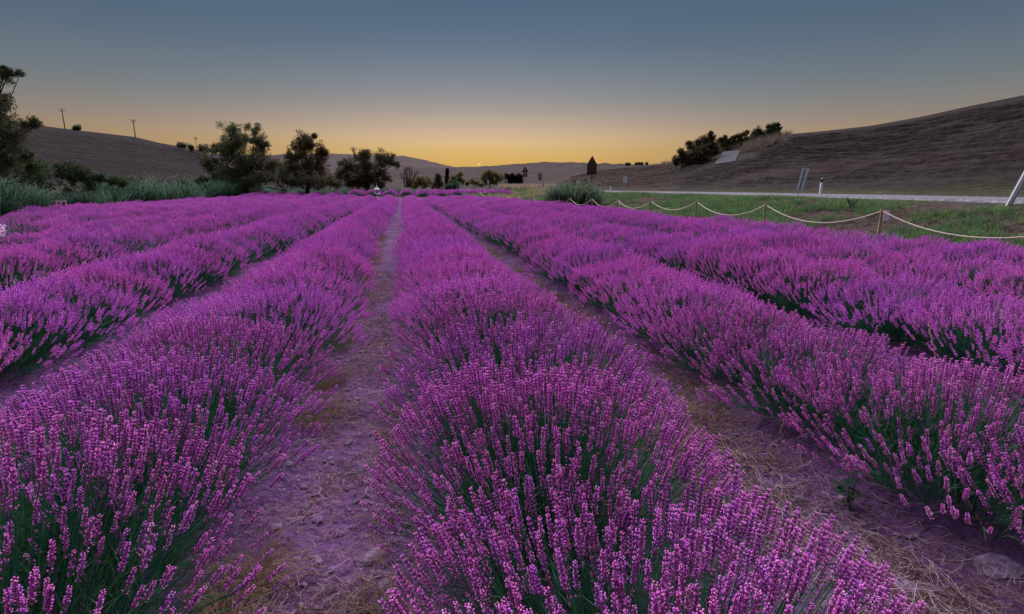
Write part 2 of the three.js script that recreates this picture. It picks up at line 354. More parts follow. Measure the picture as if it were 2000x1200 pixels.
function spikeMid() {
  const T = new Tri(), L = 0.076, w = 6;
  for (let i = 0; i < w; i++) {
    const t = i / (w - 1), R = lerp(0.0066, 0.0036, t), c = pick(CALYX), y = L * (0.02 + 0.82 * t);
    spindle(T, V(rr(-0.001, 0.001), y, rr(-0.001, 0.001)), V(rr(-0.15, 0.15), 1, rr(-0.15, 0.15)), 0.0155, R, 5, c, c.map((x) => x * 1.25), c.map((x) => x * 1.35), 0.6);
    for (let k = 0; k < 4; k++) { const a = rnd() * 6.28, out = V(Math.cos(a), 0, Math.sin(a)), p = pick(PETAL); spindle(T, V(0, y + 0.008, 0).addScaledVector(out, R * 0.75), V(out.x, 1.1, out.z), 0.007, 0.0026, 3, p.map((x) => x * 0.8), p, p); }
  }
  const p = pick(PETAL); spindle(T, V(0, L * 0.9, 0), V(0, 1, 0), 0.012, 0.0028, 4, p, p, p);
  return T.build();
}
function spikeFar(s = 1) {
  const T = new Tri(), L = 0.082;
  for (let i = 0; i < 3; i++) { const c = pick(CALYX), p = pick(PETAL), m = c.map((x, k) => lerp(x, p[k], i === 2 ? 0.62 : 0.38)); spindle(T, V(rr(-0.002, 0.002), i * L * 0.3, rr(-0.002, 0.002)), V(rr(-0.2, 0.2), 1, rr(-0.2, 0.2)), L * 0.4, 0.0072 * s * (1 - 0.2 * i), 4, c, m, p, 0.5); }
  return T.build();
}
function spikeBunch() {
  const T = [];
  for (let i = 0; i < 6; i++) { const g = spikeFar(1.3), a = rnd() * 6.28, r = Math.sqrt(rnd()) * 0.11; g.rotateX(rr(-0.3, 0.3)); g.rotateZ(rr(-0.3, 0.3)); g.translate(Math.cos(a) * r, rr(-0.05, 0.03), Math.sin(a) * r); T.push(g); }
  return mergeGeometries(T);
}
function stemShape(seg) {                                              // height 1, radius 1, bowed
  const T = new Tri(), pts = [], rad = [];
  for (let i = 0; i <= seg; i++) { const t = i / seg; pts.push(V(14 * 4 * t * (1 - t), t, 0)); rad.push(lerp(1.15, 0.7, t)); }
  const ring = pts.map((p, i) => [0, 1, 2].map((k) => [p.x + Math.cos(k * 2.0944) * rad[i], p.y, Math.sin(k * 2.0944) * rad[i]]));
  for (let i = 0; i < seg; i++) for (let k = 0; k < 3; k++) { const l = (k + 1) % 3; T.quad(ring[i][k], ring[i + 1][k], ring[i + 1][l], ring[i][l]); }
  return T.build();
}
function sprigShape(n, s = 1) {                                        // leafy shoot with narrow leaves
  const T = new Tri();
  for (let i = 0; i < n; i++) {
    const a = i * 2.4 + rr(-0.3, 0.3), y = 0.14 * i / n, out = V(Math.cos(a), 0, Math.sin(a)), side = V(-out.z, 0, out.x).multiplyScalar(0.0022 * s), len = rr(0.04, 0.062);
    const p0 = V(0, y, 0), p1 = p0.clone().addScaledVector(out, len * 0.35).add(V(0, len * 0.5, 0)), p2 = p0.clone().addScaledVector(out, len * 0.62).add(V(0, len * 0.95, 0));
    T.tri(p0.toArray(), p1.clone().add(side).toArray(), p1.clone().sub(side).toArray());
    T.tri(p2.toArray(), p1.clone().sub(side).toArray(), p1.clone().add(side).toArray());
  }
  return T.build();
}
const spikesNear = [0, 1, 2, 3, 4].map(spikeNear), spikesMid = [0, 1, 2].map(spikeMid), spikesFar = [0, 1].map(() => spikeFar()), bunches = [0, 1].map(spikeBunch);
const stemNear = stemShape(4), stemFar = stemShape(2), sprigNear = sprigShape(14), sprigFar = sprigShape(9, 2.2);
const flowerMat = new THREE.MeshPhysicalMaterial({ color: RGB(1, 1, 1), vertexColors: true, roughness: 0.85, transmission: 0.4, thickness: 0, side: THREE.DoubleSide, specularIntensity: 0.35 });
const flowerMats = [flowerMat, flowerMat.clone(), flowerMat.clone()];
flowerMats[1].color.setRGB(1.03, 1.0, 0.97); flowerMats[2].color.setRGB(0.94, 0.97, 1.02);
const stemMat = leafy(RGB(1.15, 1.15, 1.15), 0.35), sprigMat = leafy(RGB(1, 1, 1), 0.3);
const flowerTints = [RGB(1, 1, 1), RGB(1.04, 1.0, 0.98), RGB(0.96, 0.98, 1.03), RGB(1.1, 1.5, 1.08), RGB(1.05, 1.25, 1.03), RGB(0.85, 0.8, 0.85), RGB(1, 1.05, 0.92)];
const stemTints = [RGB(0.055, 0.25, 0.12), RGB(0.045, 0.21, 0.13), RGB(0.08, 0.3, 0.11), RGB(0.12, 0.22, 0.12)];
const leafTints = [RGB(0.065, 0.17, 0.105), RGB(0.05, 0.14, 0.1), RGB(0.09, 0.19, 0.11)];

// LOD table: up to distance, spikes a bush, sprigs a bush, spike shapes, thickness of stems, share of stems drawn
const LOD = [
  { to: 4.2, n: 1000, leaf: 200, shapes: spikesNear, r: 0.00165, stem: stemNear, sprig: sprigNear, share: 1, grow: 1 },
  { to: 11, n: 1200, leaf: 110, shapes: spikesMid, r: 0.002, stem: stemFar, sprig: sprigNear, share: 0.8, grow: 1.02 },
  { to: 26, n: 680, leaf: 45, shapes: spikesFar, r: 0.0036, stem: stemFar, sprig: sprigFar, share: 0.5, grow: 1.15 },
  { to: 999, n: 120, leaf: 16, shapes: bunches, r: 0.008, stem: stemFar, sprig: sprigFar, share: 1, grow: 1.35 },
];
let nearSingles = 0;
function bushShape(B, lod, cx, cz, half, tall, budget) {
  // fills B with matrices: stems radiate from a clump and end on an uneven dome
  const L = LOD[lod], y0 = groundY(cx, cz), k = rnd() * 9, dense = (half / 0.75);
  const nSpike = Math.round(L.n * dense), tone = Math.floor(rnd() * 3), bloom = rnd() < 0.13 ? rr(0.5, 0.65) : rr(0.86, 0.98);
  for (let i = 0; i < nSpike; i++) {
    const a = rnd() * 2 * Math.PI, rho = Math.pow(rnd(), 0.56), lobe = 0.98 + 0.07 * Math.sin(a * 3 + k) + 0.05 * Math.sin(a * 5 - k * 2), inner = rnd() < 0.25 ? rr(0.72, 0.95) : rr(0.92, 1.05);
    const ux = Math.cos(a) * rho * lobe, uz = Math.sin(a) * rho * lobe * 0.72 / 0.75;
    const re = Math.min(1, ux * ux + 0.6 * uz * uz), top = tall * (0.42 + 0.58 * Math.pow(1 - re, 0.75)) * inner * (1 + 0.10 * Math.sin(ux * 4 + k) * Math.cos(uz * 3 - k)) + gauss() * 0.022;
    const tip = V(cx + ux * half * (0.94 + 0.06 * inner), y0 + Math.max(0.1, top - 0.075), cz + uz * half), foot = V(cx + ux * half * 0.52, y0 + 0.05, cz + uz * half * 0.66);
    const d = tip.clone().sub(foot), len = d.length(); d.normalize();
    const lean = d.clone().add(V(gauss() * 0.09, 0.36, gauss() * 0.09)).normalize(), roll = rnd() * 6.28;
    const s = rr(0.82, 1.16) * L.grow * (lod === 3 ? 0.9 : 1);
    const m = place(tip, lean, roll, s, s * rr(0.85, 1.2), s), tint = rnd() < 0.6 ? flowerTints[tone] : pick(flowerTints);
    if (rnd() < bloom) {
      if (budget && budget.left > 0 && nearSingle(tip)) { budget.left--; B.singles.push([m, pick(L.shapes)]); } else { const v = Math.floor(rnd() * L.shapes.length); B.spikes[v].push(m); B.tints[v].push(tint); }
    }
    if (rnd() < L.share) { B.stems.push(place(foot, d, Math.atan2(-uz, ux) + Math.PI + gauss() * 0.6, L.r, len + 0.01, L.r)); B.stemTints.push(pick(stemTints)); }
  }
  for (let i = 0; i < L.leaf * dense; i++) {
    const a = rnd() * 2 * Math.PI, rho = Math.sqrt(rnd()), ux = Math.cos(a) * rho, uz = Math.sin(a) * rho * 0.95, h = rr(0.03, 0.32) * (1 - 0.55 * rho * rho);
    const dir = V(ux * 0.6 + gauss() * 0.3, 1, uz * 0.6 + gauss() * 0.3).normalize(), s = rr(0.9, 1.5) * (lod > 1 ? 1.6 : 1.15);
    B.leaves.push(place(V(cx + ux * half * 0.55, y0 + h, cz + uz * half * 0.6), dir, rnd() * 6.28, s, s, s)); B.leafTints.push(pick(leafTints));
  }
}
const inv = camera.matrixWorldInverse.copy(camera.matrixWorld).invert();
function nearSingle(p) { const q = p.clone().applyMatrix4(inv); return q.z < -0.5 && q.z > -1.75 && Math.abs(q.x / q.z) < 0.93 && Math.abs(q.y / q.z) < 0.57; }
const fresh = (lod) => ({ spikes: LOD[lod].shapes.map(() => []), tints: LOD[lod].shapes.map(() => []), stems: [], stemTints: [], leaves: [], leafTints: [], singles: [] });
function emit(B, lod, parent, origin) {
  const L = LOD[lod], shift = new THREE.Matrix4().makeTranslation(-origin.x, -origin.y, -origin.z), rel = (list) => list.map((m) => m.premultiply(shift));
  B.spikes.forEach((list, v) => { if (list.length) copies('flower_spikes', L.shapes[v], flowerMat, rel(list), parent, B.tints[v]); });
  if (B.stems.length) copies('stems', L.stem, stemMat, rel(B.stems), parent, B.stemTints);
  if (B.leaves.length) copies('foliage', L.sprig, sprigMat, rel(B.leaves), parent, B.leafTints);
  for (const [m, g] of B.singles) { const s = part('flower_spike', g, pick(flowerMats), parent); m.premultiply(shift).decompose(s.position, s.quaternion, s.scale); }
}
const ROWS = [
  [0.62, 1.0, -52, 'lavender row in the middle, directly right of the bare footpath', 230],
  [-1.22, 0.2, -52, 'lavender row directly left of the bare footpath', 60],
  [2.52, -0.9, -52, 'lavender row right of the straw covered furrow', 10],
  [-3.1, -1.6, -52, 'second lavender row to the left of the bare footpath', 0],
  [4.38, -2.4, -52, 'third lavender row from the footpath on the right, beyond the straw furrow row', 0],
  [-4.97, -7.5, -56, 'third lavender row to the left of the bare footpath', 0],
  [6.22, -4, -50, 'second lavender row from the rope fence', 0],
  [-6.83, -11, -60, 'fourth lavender row to the left of the bare footpath', 0],
  [7.98, -5.4, -49, 'outermost lavender row on the right, along the rope fence', 0],
  [-8.7, -14.5, -60, 'fifth lavender row to the left of the bare footpath', 0],
  [-10.55, -18, -60, 'sixth lavender row to the left of the bare footpath', 0],
  [-12.4, -21.5, -61, 'lavender row second from the reeds on the left', 0],
  [-14.25, -27.8, -61, 'outermost lavender row on the left, nearest the reeds', 0],
];
const rowX = (x, z) => x - (x > 7 ? (9.1 - fenceX(z)) * 0.8 : x > 5 ? (9.1 - fenceX(z)) * 0.3 : 0) + 0.05 * Math.sin(z * 0.35 + x * 2) - (x === 0.62 ? 0.14 * sstep(z, -3.2, -1.2) : 0);
for (const [x, z0, z1, label, singles] of ROWS) {
  const row = thing('lavender_row', label, 'lavender', V(x, 0, z0), 0, 'lavender rows of the field'), budget = { left: singles }, rest = {};
  for (let z = z0; z > z1;) {
    const cx = rowX(x, z) + gauss() * 0.04, dist = Math.hypot(cx, z), lod = LOD.findIndex((l) => dist * (1 + gauss() * 0.12) < l.to);
    const swell = fbm(x * 3 + 5, z * 0.28, 2), half = clamp(0.73 + 0.2 * (swell - 0.5) + gauss() * 0.05 - (x > 2 ? 0.05 : 0), 0.58, 0.84) + (x === 0.62 || x === -1.22 ? 0.04 * sstep(z, -6, -3) : 0), tall = clamp((x === 0.62 ? 0.66 : lerp(x > 2 ? 0.58 : 0.61, 0.68, sstep(dist, 4, 11))) + 0.2 * (fbm(x * 2 - 7, z * 0.33, 2) - 0.5) + gauss() * 0.045, 0.5, 0.8) * (x > 7 ? 0.9 : 1);
    if (dist < 10) {
      const o = new THREE.Group(), y0 = groundY(cx, z), B = fresh(lod);
      o.name = 'lavender_bush'; o.position.set(cx - x, y0, z - z0); row.add(o);
      bushShape(B, lod, cx, z, half, tall, budget);
      emit(B, lod, o, V(cx, y0, z));
    } else { rest[lod] ??= fresh(lod); bushShape(rest[lod], lod, cx, z, half, tall); }
    z -= half * rr(1.0, 1.32);
  }
  for (const lod in rest) emit(rest[lod], +lod, row, V(x, 0, z0));
}
for (let i = -3; i < 7; i++) { // the block beyond the cross path
  const x = 0.4 + i * 1.9, z0 = -62 - 0.12 * Math.abs(i) + rr(-0.6, 0.6), row = thing('lavender_row', `short lavender row end beyond the cross path, ${['leftmost', 'second', 'third', 'fourth', 'fifth', 'sixth', 'seventh', 'eighth', 'ninth', 'rightmost'][i + 3]} of the far strip${i > -3 && i < 6 ? ' from the left' : ''}`, 'lavender', V(x, groundY(x, z0), z0), 0, 'lavender rows beyond the cross path'), B = fresh(3);
  for (let z = z0; z > -78; z -= rr(0.75, 1)) bushShape(B, 3, x + gauss() * 0.06, z, rr(0.6, 0.85), rr(0.55, 0.75));
  emit(B, 3, row, V(x, groundY(x, z0), z0));
}
// ------------------------------------------------------------------ grass, reeds, litter
reseed(77);
function bladeTuft(n, o) {                                            // blades in a clump, height about 1
  const T = new Tri();
  for (let i = 0; i < n; i++) {
    const a = rnd() * 6.28, out = V(Math.cos(a), 0, Math.sin(a)), side = V(-out.z, 0, out.x), h = rr(o.low ?? 0.6, 1.05), bend = rr(o.bend * 0.4, o.bend), f = out.clone().multiplyScalar(rnd() * o.spread), S = o.seg ?? 3;
    let l, r;
    for (let k = 0; k <= S; k++) {
      const t = k / S, c = f.clone().addScaledVector(out, bend * t * t).add(V(0, h * (t - (o.droop ?? 0.15) * t * t * t), 0)), w = o.w * (1 - t * 0.92);
      const L = c.clone().addScaledVector(side, w).toArray(), R = c.clone().addScaledVector(side, -w).toArray();
      if (k) T.quad(l, r, R, L);
      l = L; r = R;
    }
  }
  return T.build();
}
const tuftGrass = [0, 1, 2].map(() => bladeTuft(9, { bend: 0.75, spread: 0.35, w: 0.035, droop: 0.25 }));
const tuftReed = [0, 1, 2].map(() => bladeTuft(9, { bend: 0.6, spread: 0.14, w: 0.02, droop: 0.32, seg: 4, low: 0.45 }));
const grassMat = leafy(RGB(1, 1, 1), 0.35);
const greens = [RGB(0.1, 0.21, 0.065), RGB(0.07, 0.17, 0.085), RGB(0.15, 0.24, 0.08), RGB(0.07, 0.12, 0.06), RGB(0.12, 0.14, 0.07)], dries = [RGB(0.19, 0.145, 0.13), RGB(0.15, 0.12, 0.1), RGB(0.24, 0.18, 0.17), RGB(0.13, 0.1, 0.1)];
function scatter(name, label, category, shapes, n, spot, o = {}) {
  const lists = shapes.map(() => []), tints = shapes.map(() => []), root = new THREE.Group();
  root.name = numbered(name); tag(root, label, category, null, 'stuff'); scene.add(root);
  for (let i = 0; i < n; i++) {
    const s = spot(i); if (!s) continue;
    const v = Math.floor(rnd() * shapes.length), dir = V(gauss() * (o.tilt ?? 0.15), 1, gauss() * (o.tilt ?? 0.15)).normalize();
    lists[v].push(place(s.p, s.dir ?? dir, rnd() * 6.28, s.w, s.h, s.w)); tints[v].push(s.c);
  }
  lists.forEach((l, v) => { if (l.length) copies(o.part ?? 'blades', shapes[v], o.mat ?? grassMat, l, root, tints[v]); });
}
scatter('grass', 'short green and dry grass covering the bank below the road', 'grass', tuftGrass, 42000, () => {
  const z = 3 - Math.pow(rnd(), 1.15) * 66, e = roadEdge(z), f = fenceX(z) - 0.05, x = rr(f, e + (z < -54 ? 0 : 0));
  const n = fbm(x * 0.55 + 3, z * 0.4, 3), green = n + (x - f) / (e - f) * 0.13 - 0.02 + gauss() * 0.06 > 0.475, h = (green ? rr(0.14, 0.36) : rr(0.06, 0.2)) * (0.6 + 0.8 * n) * (1 - 0.8 * sstep(x, e - 3, e - 0.6));
  return { p: V(x, groundY(x, z) - 0.02, z), h, w: h * rr(0.7, 1.1) + 0.05, c: pick(green ? greens : dries) };
});
scatter('grass', 'olive grass verge along the far side of the road', 'grass', tuftGrass, 9000, () => {
  const z = 0 - rnd() * 80, x = roadEdge(z) + 4.6 + Math.pow(rnd(), 1.6) * 6, h = rr(0.1, 0.3);
  return { p: V(x, groundY(x, z) - 0.02, z), h, w: h, c: pick(rnd() < 0.45 ? [RGB(0.07, 0.1, 0.045), RGB(0.09, 0.11, 0.05)] : dries) };
});
scatter('grass', 'green and yellowish weeds behind the far right corner of the field', 'grass', tuftGrass, 5200, () => {
  const px = rr(905, 1085), d = rr(54, 76), p = gp(px, d); if (p.x > roadEdge(p.z) - 0.4) return null;
  const h = rr(0.3, 0.75), yellow = fbm(p.x * 0.5, p.z * 0.3) > 0.53;
  return { p, h, w: h * 0.7, c: yellow ? pick([RGB(0.3, 0.26, 0.12), RGB(0.26, 0.22, 0.14)]) : pick(greens) };
});
scatter('dry_grass', 'tall pale dry grass beyond the road below the far hill', 'dry grass', tuftReed, 3200, () => {
  const px = rr(975, 1125), d = rr(88, 118), p = gp(px, d), h = rr(0.7, 1.9) * (px > 1085 ? 0.6 : 1);
  return { p, h, w: h * 0.8, c: pick([RGB(0.3, 0.23, 0.17), RGB(0.36, 0.29, 0.2), RGB(0.24, 0.18, 0.14)]) };
});
scatter('dry_grass', 'dull dry grass under the bushes on the right hillside', 'dry grass', tuftReed, 1500, () => {
  const px = rr(1290, 1545), v = rr(0.72, 0.985), p = rightHill(px, v); if (px > 1392 && px < 1450 && v < 0.93) return null;
  const h = rr(0.8, 2.2);
  return { p, h, w: h * 0.8, c: pick([RGB(0.13, 0.1, 0.085), RGB(0.16, 0.125, 0.1), RGB(0.1, 0.085, 0.065)]) };
});
const teal = [RGB(0.045, 0.11, 0.07), RGB(0.075, 0.16, 0.1), RGB(0.025, 0.05, 0.05), RGB(0.09, 0.19, 0.08), RGB(0.12, 0.19, 0.14)];
scatter('reed_bed', 'tall bluish green reeds along the left edge of the field', 'reeds', tuftReed, 7000, () => {
  const z = -9 - Math.pow(rnd(), 1.25) * 70, x = -17.3 - 1.6 * sstep(z, -46, -34) - Math.pow(rnd(), 1.4) * 6 + (fbm(z * 0.3, 4, 2) - 0.5) * 1.4, n = fbm(z * 0.35, x * 0.4 + 9, 3), h = rr(1.5, 2.5) * (0.15 + 1.7 * n) + (x < -19 ? 0.25 : 0);
  return { p: V(x, groundY(x, z), z), h, w: h * rr(0.8, 1.3), c: x < -20.5 && rnd() < 0.7 ? pick([RGB(0.2, 0.17, 0.15), RGB(0.24, 0.19, 0.18)]) : pick(n > 0.52 ? teal.slice(0, 4) : teal.slice(1)) };
}, { tilt: 0.22 });
scatter('grass', 'fresh low grass at the foot of the reeds', 'grass', tuftGrass, 2600, () => {
  const z = -10 - rnd() * 60, x = -16.5 - 1.8 * sstep(z, -46, -34) - rnd() * 0.9, h = rr(0.12, 0.35);
  return { p: V(x, groundY(x, z), z), h, w: h, c: pick([RGB(0.09, 0.2, 0.07), RGB(0.12, 0.24, 0.07)]) };
});
scatter('reed_bed', 'low bluish green weeds along the far left end of the field under the trees', 'reeds', tuftReed, 4200, () => {
  const px = rr(430, 905), d = px < 690 ? rr(66, 76) : rr(82, 90), p = gp(px, d), h = rr(0.6, 1.4) * (px > 780 ? 0.7 : 1) * (0.5 + fbm(px * 0.05, d, 2));
  return { p, h, w: h * 1.2, c: pick(teal) };
});
{ // reeds in front of the big warning sign
  const root = thing('reed_clump', 'dense grey green reed clump on the bank in front of the tall warning sign', 'reeds', gp(1120, 34)), lists = tuftReed.map(() => []), tints = tuftReed.map(() => []);
  for (let i = 0; i < 620; i++) { const px = 1120 + gauss() * 38, p = gp(px, 34 + gauss() * 1.5), h = rr(1.4, 2.7) * (1 - 0.28 * ((px - 1120) / 50) ** 2); if (h < 0.3 || px > 1172 || px < 1068) continue; const v = Math.floor(rnd() * 3); lists[v].push(place(p.sub(root.position), V(gauss() * 0.12, 1, gauss() * 0.12).normalize(), rnd() * 6.28, h * 1.1, h, h * 1.1)); tints[v].push(pick([RGB(0.1, 0.15, 0.1), RGB(0.13, 0.18, 0.11), RGB(0.08, 0.12, 0.08)])); }
  lists.forEach((l, v) => copies('blades', tuftReed[v], grassMat, l, root, tints[v]));
  const T = []; for (let i = 0; i < 26; i++) { const p = gp(1120 + gauss() * 38, 34 + gauss()).sub(root.position), h = rr(1.4, 1.75) * (1 - 0.25 * (p.x / 2.6) ** 2), t = new Tri(); tube(t, [p.clone().add(V(0, h - 0.5, 0)), p.clone().add(V(0.02, h, 0))], [0.008, 0.006], 3); spindle(t, p.clone().add(V(0.02, h, 0)), V(0.3, 1, 0.1), 0.22, 0.035, 5, [0, 0, 0], [0, 0, 0], [0, 0, 0]); t.c = []; T.push(t.build()); }
  part('seed_heads', mergeGeometries(T), std(RGB(0.06, 0.045, 0.04)), root).userData.kind = 'stuff';
}
// straw, dry tufts and pebbles in the furrows
const furrow = (near) => { // a spot in the footpath or in the straw furrow, or elsewhere between the rows
  const k = rnd(), z = -0.7 - Math.pow(rnd(), 1.8) * (near ? 9 : 26);
  return k < 0.36 ? [-0.33 + gauss() * 0.36, z] : k < 0.93 ? [1.6 + gauss() * 0.36, z] : [pick([-2.16, 3.45]) + gauss() * 0.3, z];
};
const soilY = (x, z) => { const rel = (x - 0.62) / 1.86, ridge = Math.cos((rel - Math.round(rel)) * 2 * Math.PI); return groundY(x, z) + ridge * 0.035 + (fbm(x * 1.6, z * 1.6, 3) - 0.5) * 0.06 + (fbm(x * 9, z * 9, 3) - 0.5) * 0.035; };
scatter('straw', 'loose straw strewn over the soil of the furrows', 'straw', [stemFar], 46000, () => {
  const [x, z] = furrow(rnd() < 0.75), n = fbm(x * 2.2, z * 1.5 + 5, 3);
  if (n < (x > 0.9 ? 0.36 : 0.47) && rnd() < 0.7) return null;
  const a = rnd() * 6.28, r = rr(0.0008, 0.0017), l = rr(0.02, 0.13) * (x > 0.9 ? 1.25 : 0.9);
  return { p: V(x, soilY(x, z) + rr(0.004, 0.022), z), dir: V(Math.cos(a), gauss() * 0.14 + 0.04, Math.sin(a)).normalize(), h: l, w: r, c: pick([RGB(0.42, 0.31, 0.34), RGB(0.52, 0.41, 0.46), RGB(0.28, 0.18, 0.16), RGB(0.36, 0.25, 0.24), RGB(0.22, 0.14, 0.14)]) };
}, { part: 'stalks' });
scatter('dry_grass', 'brown dry grass wisps at the feet of the lavender rows', 'dry grass', [0, 1].map(() => bladeTuft(22, { bend: 1.1, spread: 0.5, w: 0.012, droop: 0.4 })), 1900, () => {
  const z = -0.8 - Math.pow(rnd(), 1.6) * 16, k = rnd(), x = (k < 0.42 ? -0.62 + gauss() * 0.09 : k < 0.5 ? -0.12 + gauss() * 0.07 : k < 0.72 ? 1.32 + gauss() * 0.14 : 1.85 + gauss() * 0.18), n = fbm(x + 3, z * 1.3, 2);
  if (n < 0.42) return null; const h = rr(0.05, 0.17);
  return { p: V(x, soilY(x, z) - 0.01, z), h, w: h * 1.3, c: pick([RGB(0.2, 0.13, 0.09), RGB(0.26, 0.18, 0.13), RGB(0.15, 0.12, 0.06)]) };
});
function rock(s, flat = 0.55) {
  const g = new THREE.IcosahedronGeometry(1, 2), p = g.attributes.position, k = rnd() * 50;
  for (let i = 0; i < p.count; i++) { const v = V(p.getX(i), p.getY(i), p.getZ(i)), n = 0.72 + 0.5 * fbm(v.x * 1.3 + k, v.z * 1.3 + v.y * 1.7, 2); v.multiplyScalar(n); v.x = Math.round(v.x * 3.2) / 3.2 * 0.45 + v.x * 0.55; v.y *= flat; p.setXYZ(i, v.x * s, v.y * s, v.z * s * 0.75); }
  g.computeVertexNormals(); return g;
}
const stoneMat = matte(RGB(0.52, 0.37, 0.6), { map: grainTex });
scatter('pebbles', 'small stones and clods scattered along the footpath', 'pebbles', [rock(1, 0.6), rock(1, 0.5), rock(1, 0.7)], 2600, () => { const [x, z] = furrow(true), s = 0.003 + 0.022 * Math.pow(rnd(), 2.5); return { p: V(x, soilY(x, z) + s * 0.1, z), h: s, w: s * rr(0.8, 1.4), c: pick([RGB(1, 1, 1), RGB(0.8, 0.75, 0.85), RGB(1.2, 1.1, 1.2)]) }; }, { part: 'pieces', mat: stoneMat });
function ground(px, py) { const d = V((px - 1000) / FOCAL, (600 - py) / FOCAL, -1).applyQuaternion(camera.quaternion), t = -EYE / d.y; const p = d.multiplyScalar(t).add(camera.position); p.y = soilY(p.x, p.z); return p; }
for (const [px, py, s, label, flat] of [
  [733, 1076, 0.055, 'largest flat purplish stone at the right edge of the footpath', 0.4], [752, 1130, 0.042, 'angular flat stone half under the middle lavender row, nearest the camera', 0.35],
  [600, 860, 0.028, 'rounded stone at the left edge of the footpath beside a dry tuft', 0.8], [594, 890, 0.02, 'small dark stone just in front of the rounded stone by the dry tuft', 0.7],
  [578, 1080, 0.022, 'small stone lying in straw on the left half of the footpath', 0.5], [722, 762, 0.022, 'pale little stone in the middle of the footpath, farthest of the loose stones', 0.5],
  [645, 1102, 0.02, 'small pale stone in the middle of the footpath near the camera', 0.5], [1770, 1145, 0.06, 'large flat clod in the straw furrow at the lower right', 0.35],
  [1700, 1160, 0.05, 'flat purplish stone among straw left of the large clod at lower right', 0.35], [1945, 1115, 0.1, 'long slab of soil under the lavender at the lower right corner', 0.3], [740, 1110, 0.022, 'small stone between the two big flat stones right of the footpath', 0.6]]) {
  const p = ground(px, py), m = shade(new THREE.Mesh(rock(s, flat), stoneMat)); m.name = numbered('stone'); m.position.copy(p); m.rotation.y = rnd() * 6; scene.add(tag(m, label, 'stone'));
}
{ // dark weed in the straw furrow
  const p = ground(1655, 985), w = thing('weed', 'dark leafy weed growing in the straw furrow at the lower right', 'weed', p), T = new Tri();
  for (let i = 0; i < 34; i++) { const a = rnd() * 6.28, y = rr(0.02, 0.15), o = V(Math.cos(a), 0.3, Math.sin(a)), c = V(gauss() * 0.05, y, gauss() * 0.04), s = V(-o.z, 0, o.x).multiplyScalar(0.012), e = c.clone().addScaledVector(o, 0.045), m = c.clone().addScaledVector(o, 0.024); T.tri(c.toArray(), m.clone().add(s).toArray(), m.clone().sub(s).toArray()).tri(e.toArray(), m.clone().sub(s).toArray(), m.clone().add(s).toArray()); }
  part('leaves', T.build(), leafy(RGB(0.03, 0.07, 0.04), 0.3), w);
  const S = new Tri(); for (let i = 0; i < 5; i++) tube(S, [V(gauss() * 0.01, -0.01, gauss() * 0.01), V(gauss() * 0.05, rr(0.08, 0.16), gauss() * 0.04)], [0.003, 0.0015], 4); part('stem', S.build(), std(RGB(0.06, 0.07, 0.04)), w);
}
function stalks(label, spots) { // arching dry grass with seed heads
  const base = spots[0][0], o = thing('dry_grass_stalks', label, 'dry grass', base.clone());
  for (const [a, b, c] of spots) {
    const q = new THREE.QuadraticBezierCurve3(a.clone().sub(base), b.clone().sub(base), c.clone().sub(base)), pts = q.getPoints(12), T = new Tri();
    tube(T, pts, pts.map((_, i) => lerp(0.0022, 0.0011, i / 12)), 4);
    const s = part('stalk', T.build(), std(RGB(0.34, 0.25, 0.16)), o), H = new Tri(), e = pts[12], d = q.getTangent(1);
    for (let i = 0; i < 14; i++) spindle(H, e.clone().addScaledVector(d, i * 0.006), d.clone().add(V(gauss() * 0.5, gauss() * 0.5, gauss() * 0.5)), 0.016, 0.003, 4, [0, 0, 0], [0, 0, 0], [0, 0, 0]);
    H.c = []; part('seed_head', H.build(), std(RGB(0.4, 0.29, 0.2)), s);
  }
}
stalks('dry grass stalks arching out over the straw furrow from the right row', [[ground(1640, 880), at(1560, 740, 2.9), at(1532, 820, 2.8)], [ground(1640, 880), at(1580, 760, 2.9), at(1410, 757, 3.0)], [ground(1700, 900), at(1700, 800, 2.75), at(1585, 845, 2.7)]]);
stalks('pale dry grass stalks standing above the near end of the right row', [[ground(1870, 1000), at(1840, 760, 2.6), at(1820, 660, 2.75)], [ground(1900, 1010), at(1760, 820, 2.5), at(1700, 870, 2.4)], [ground(1930, 1060), at(1850, 900, 2.2), at(1868, 980, 2.15)]]);
for (const [x, z, n, label] of [[-3.98, -6.5, 16, 'bright green grass shoots between the second and third rows on the left'], [-4.3, -10.4, 9, 'thin green grass shoots among the left rows, behind the brighter shoots']]) {
  const p = V(x, groundY(x, z), z), o = thing('grass_tuft', label, 'grass', p), T = [];
  for (let i = 0; i < n; i++) { const g = bladeTuft(3, { bend: 0.35, spread: 0.05, w: 0.0075, droop: 0.15, seg: 4 }), h = rr(0.5, 0.86); g.scale(h * 0.8, h, h * 0.8); g.translate(gauss() * 0.2, 0, gauss() * 0.45); T.push(g); }
  part('blades', mergeGeometries(T), leafy(RGB(0.1, 0.34, 0.12), 0.4), o);
}

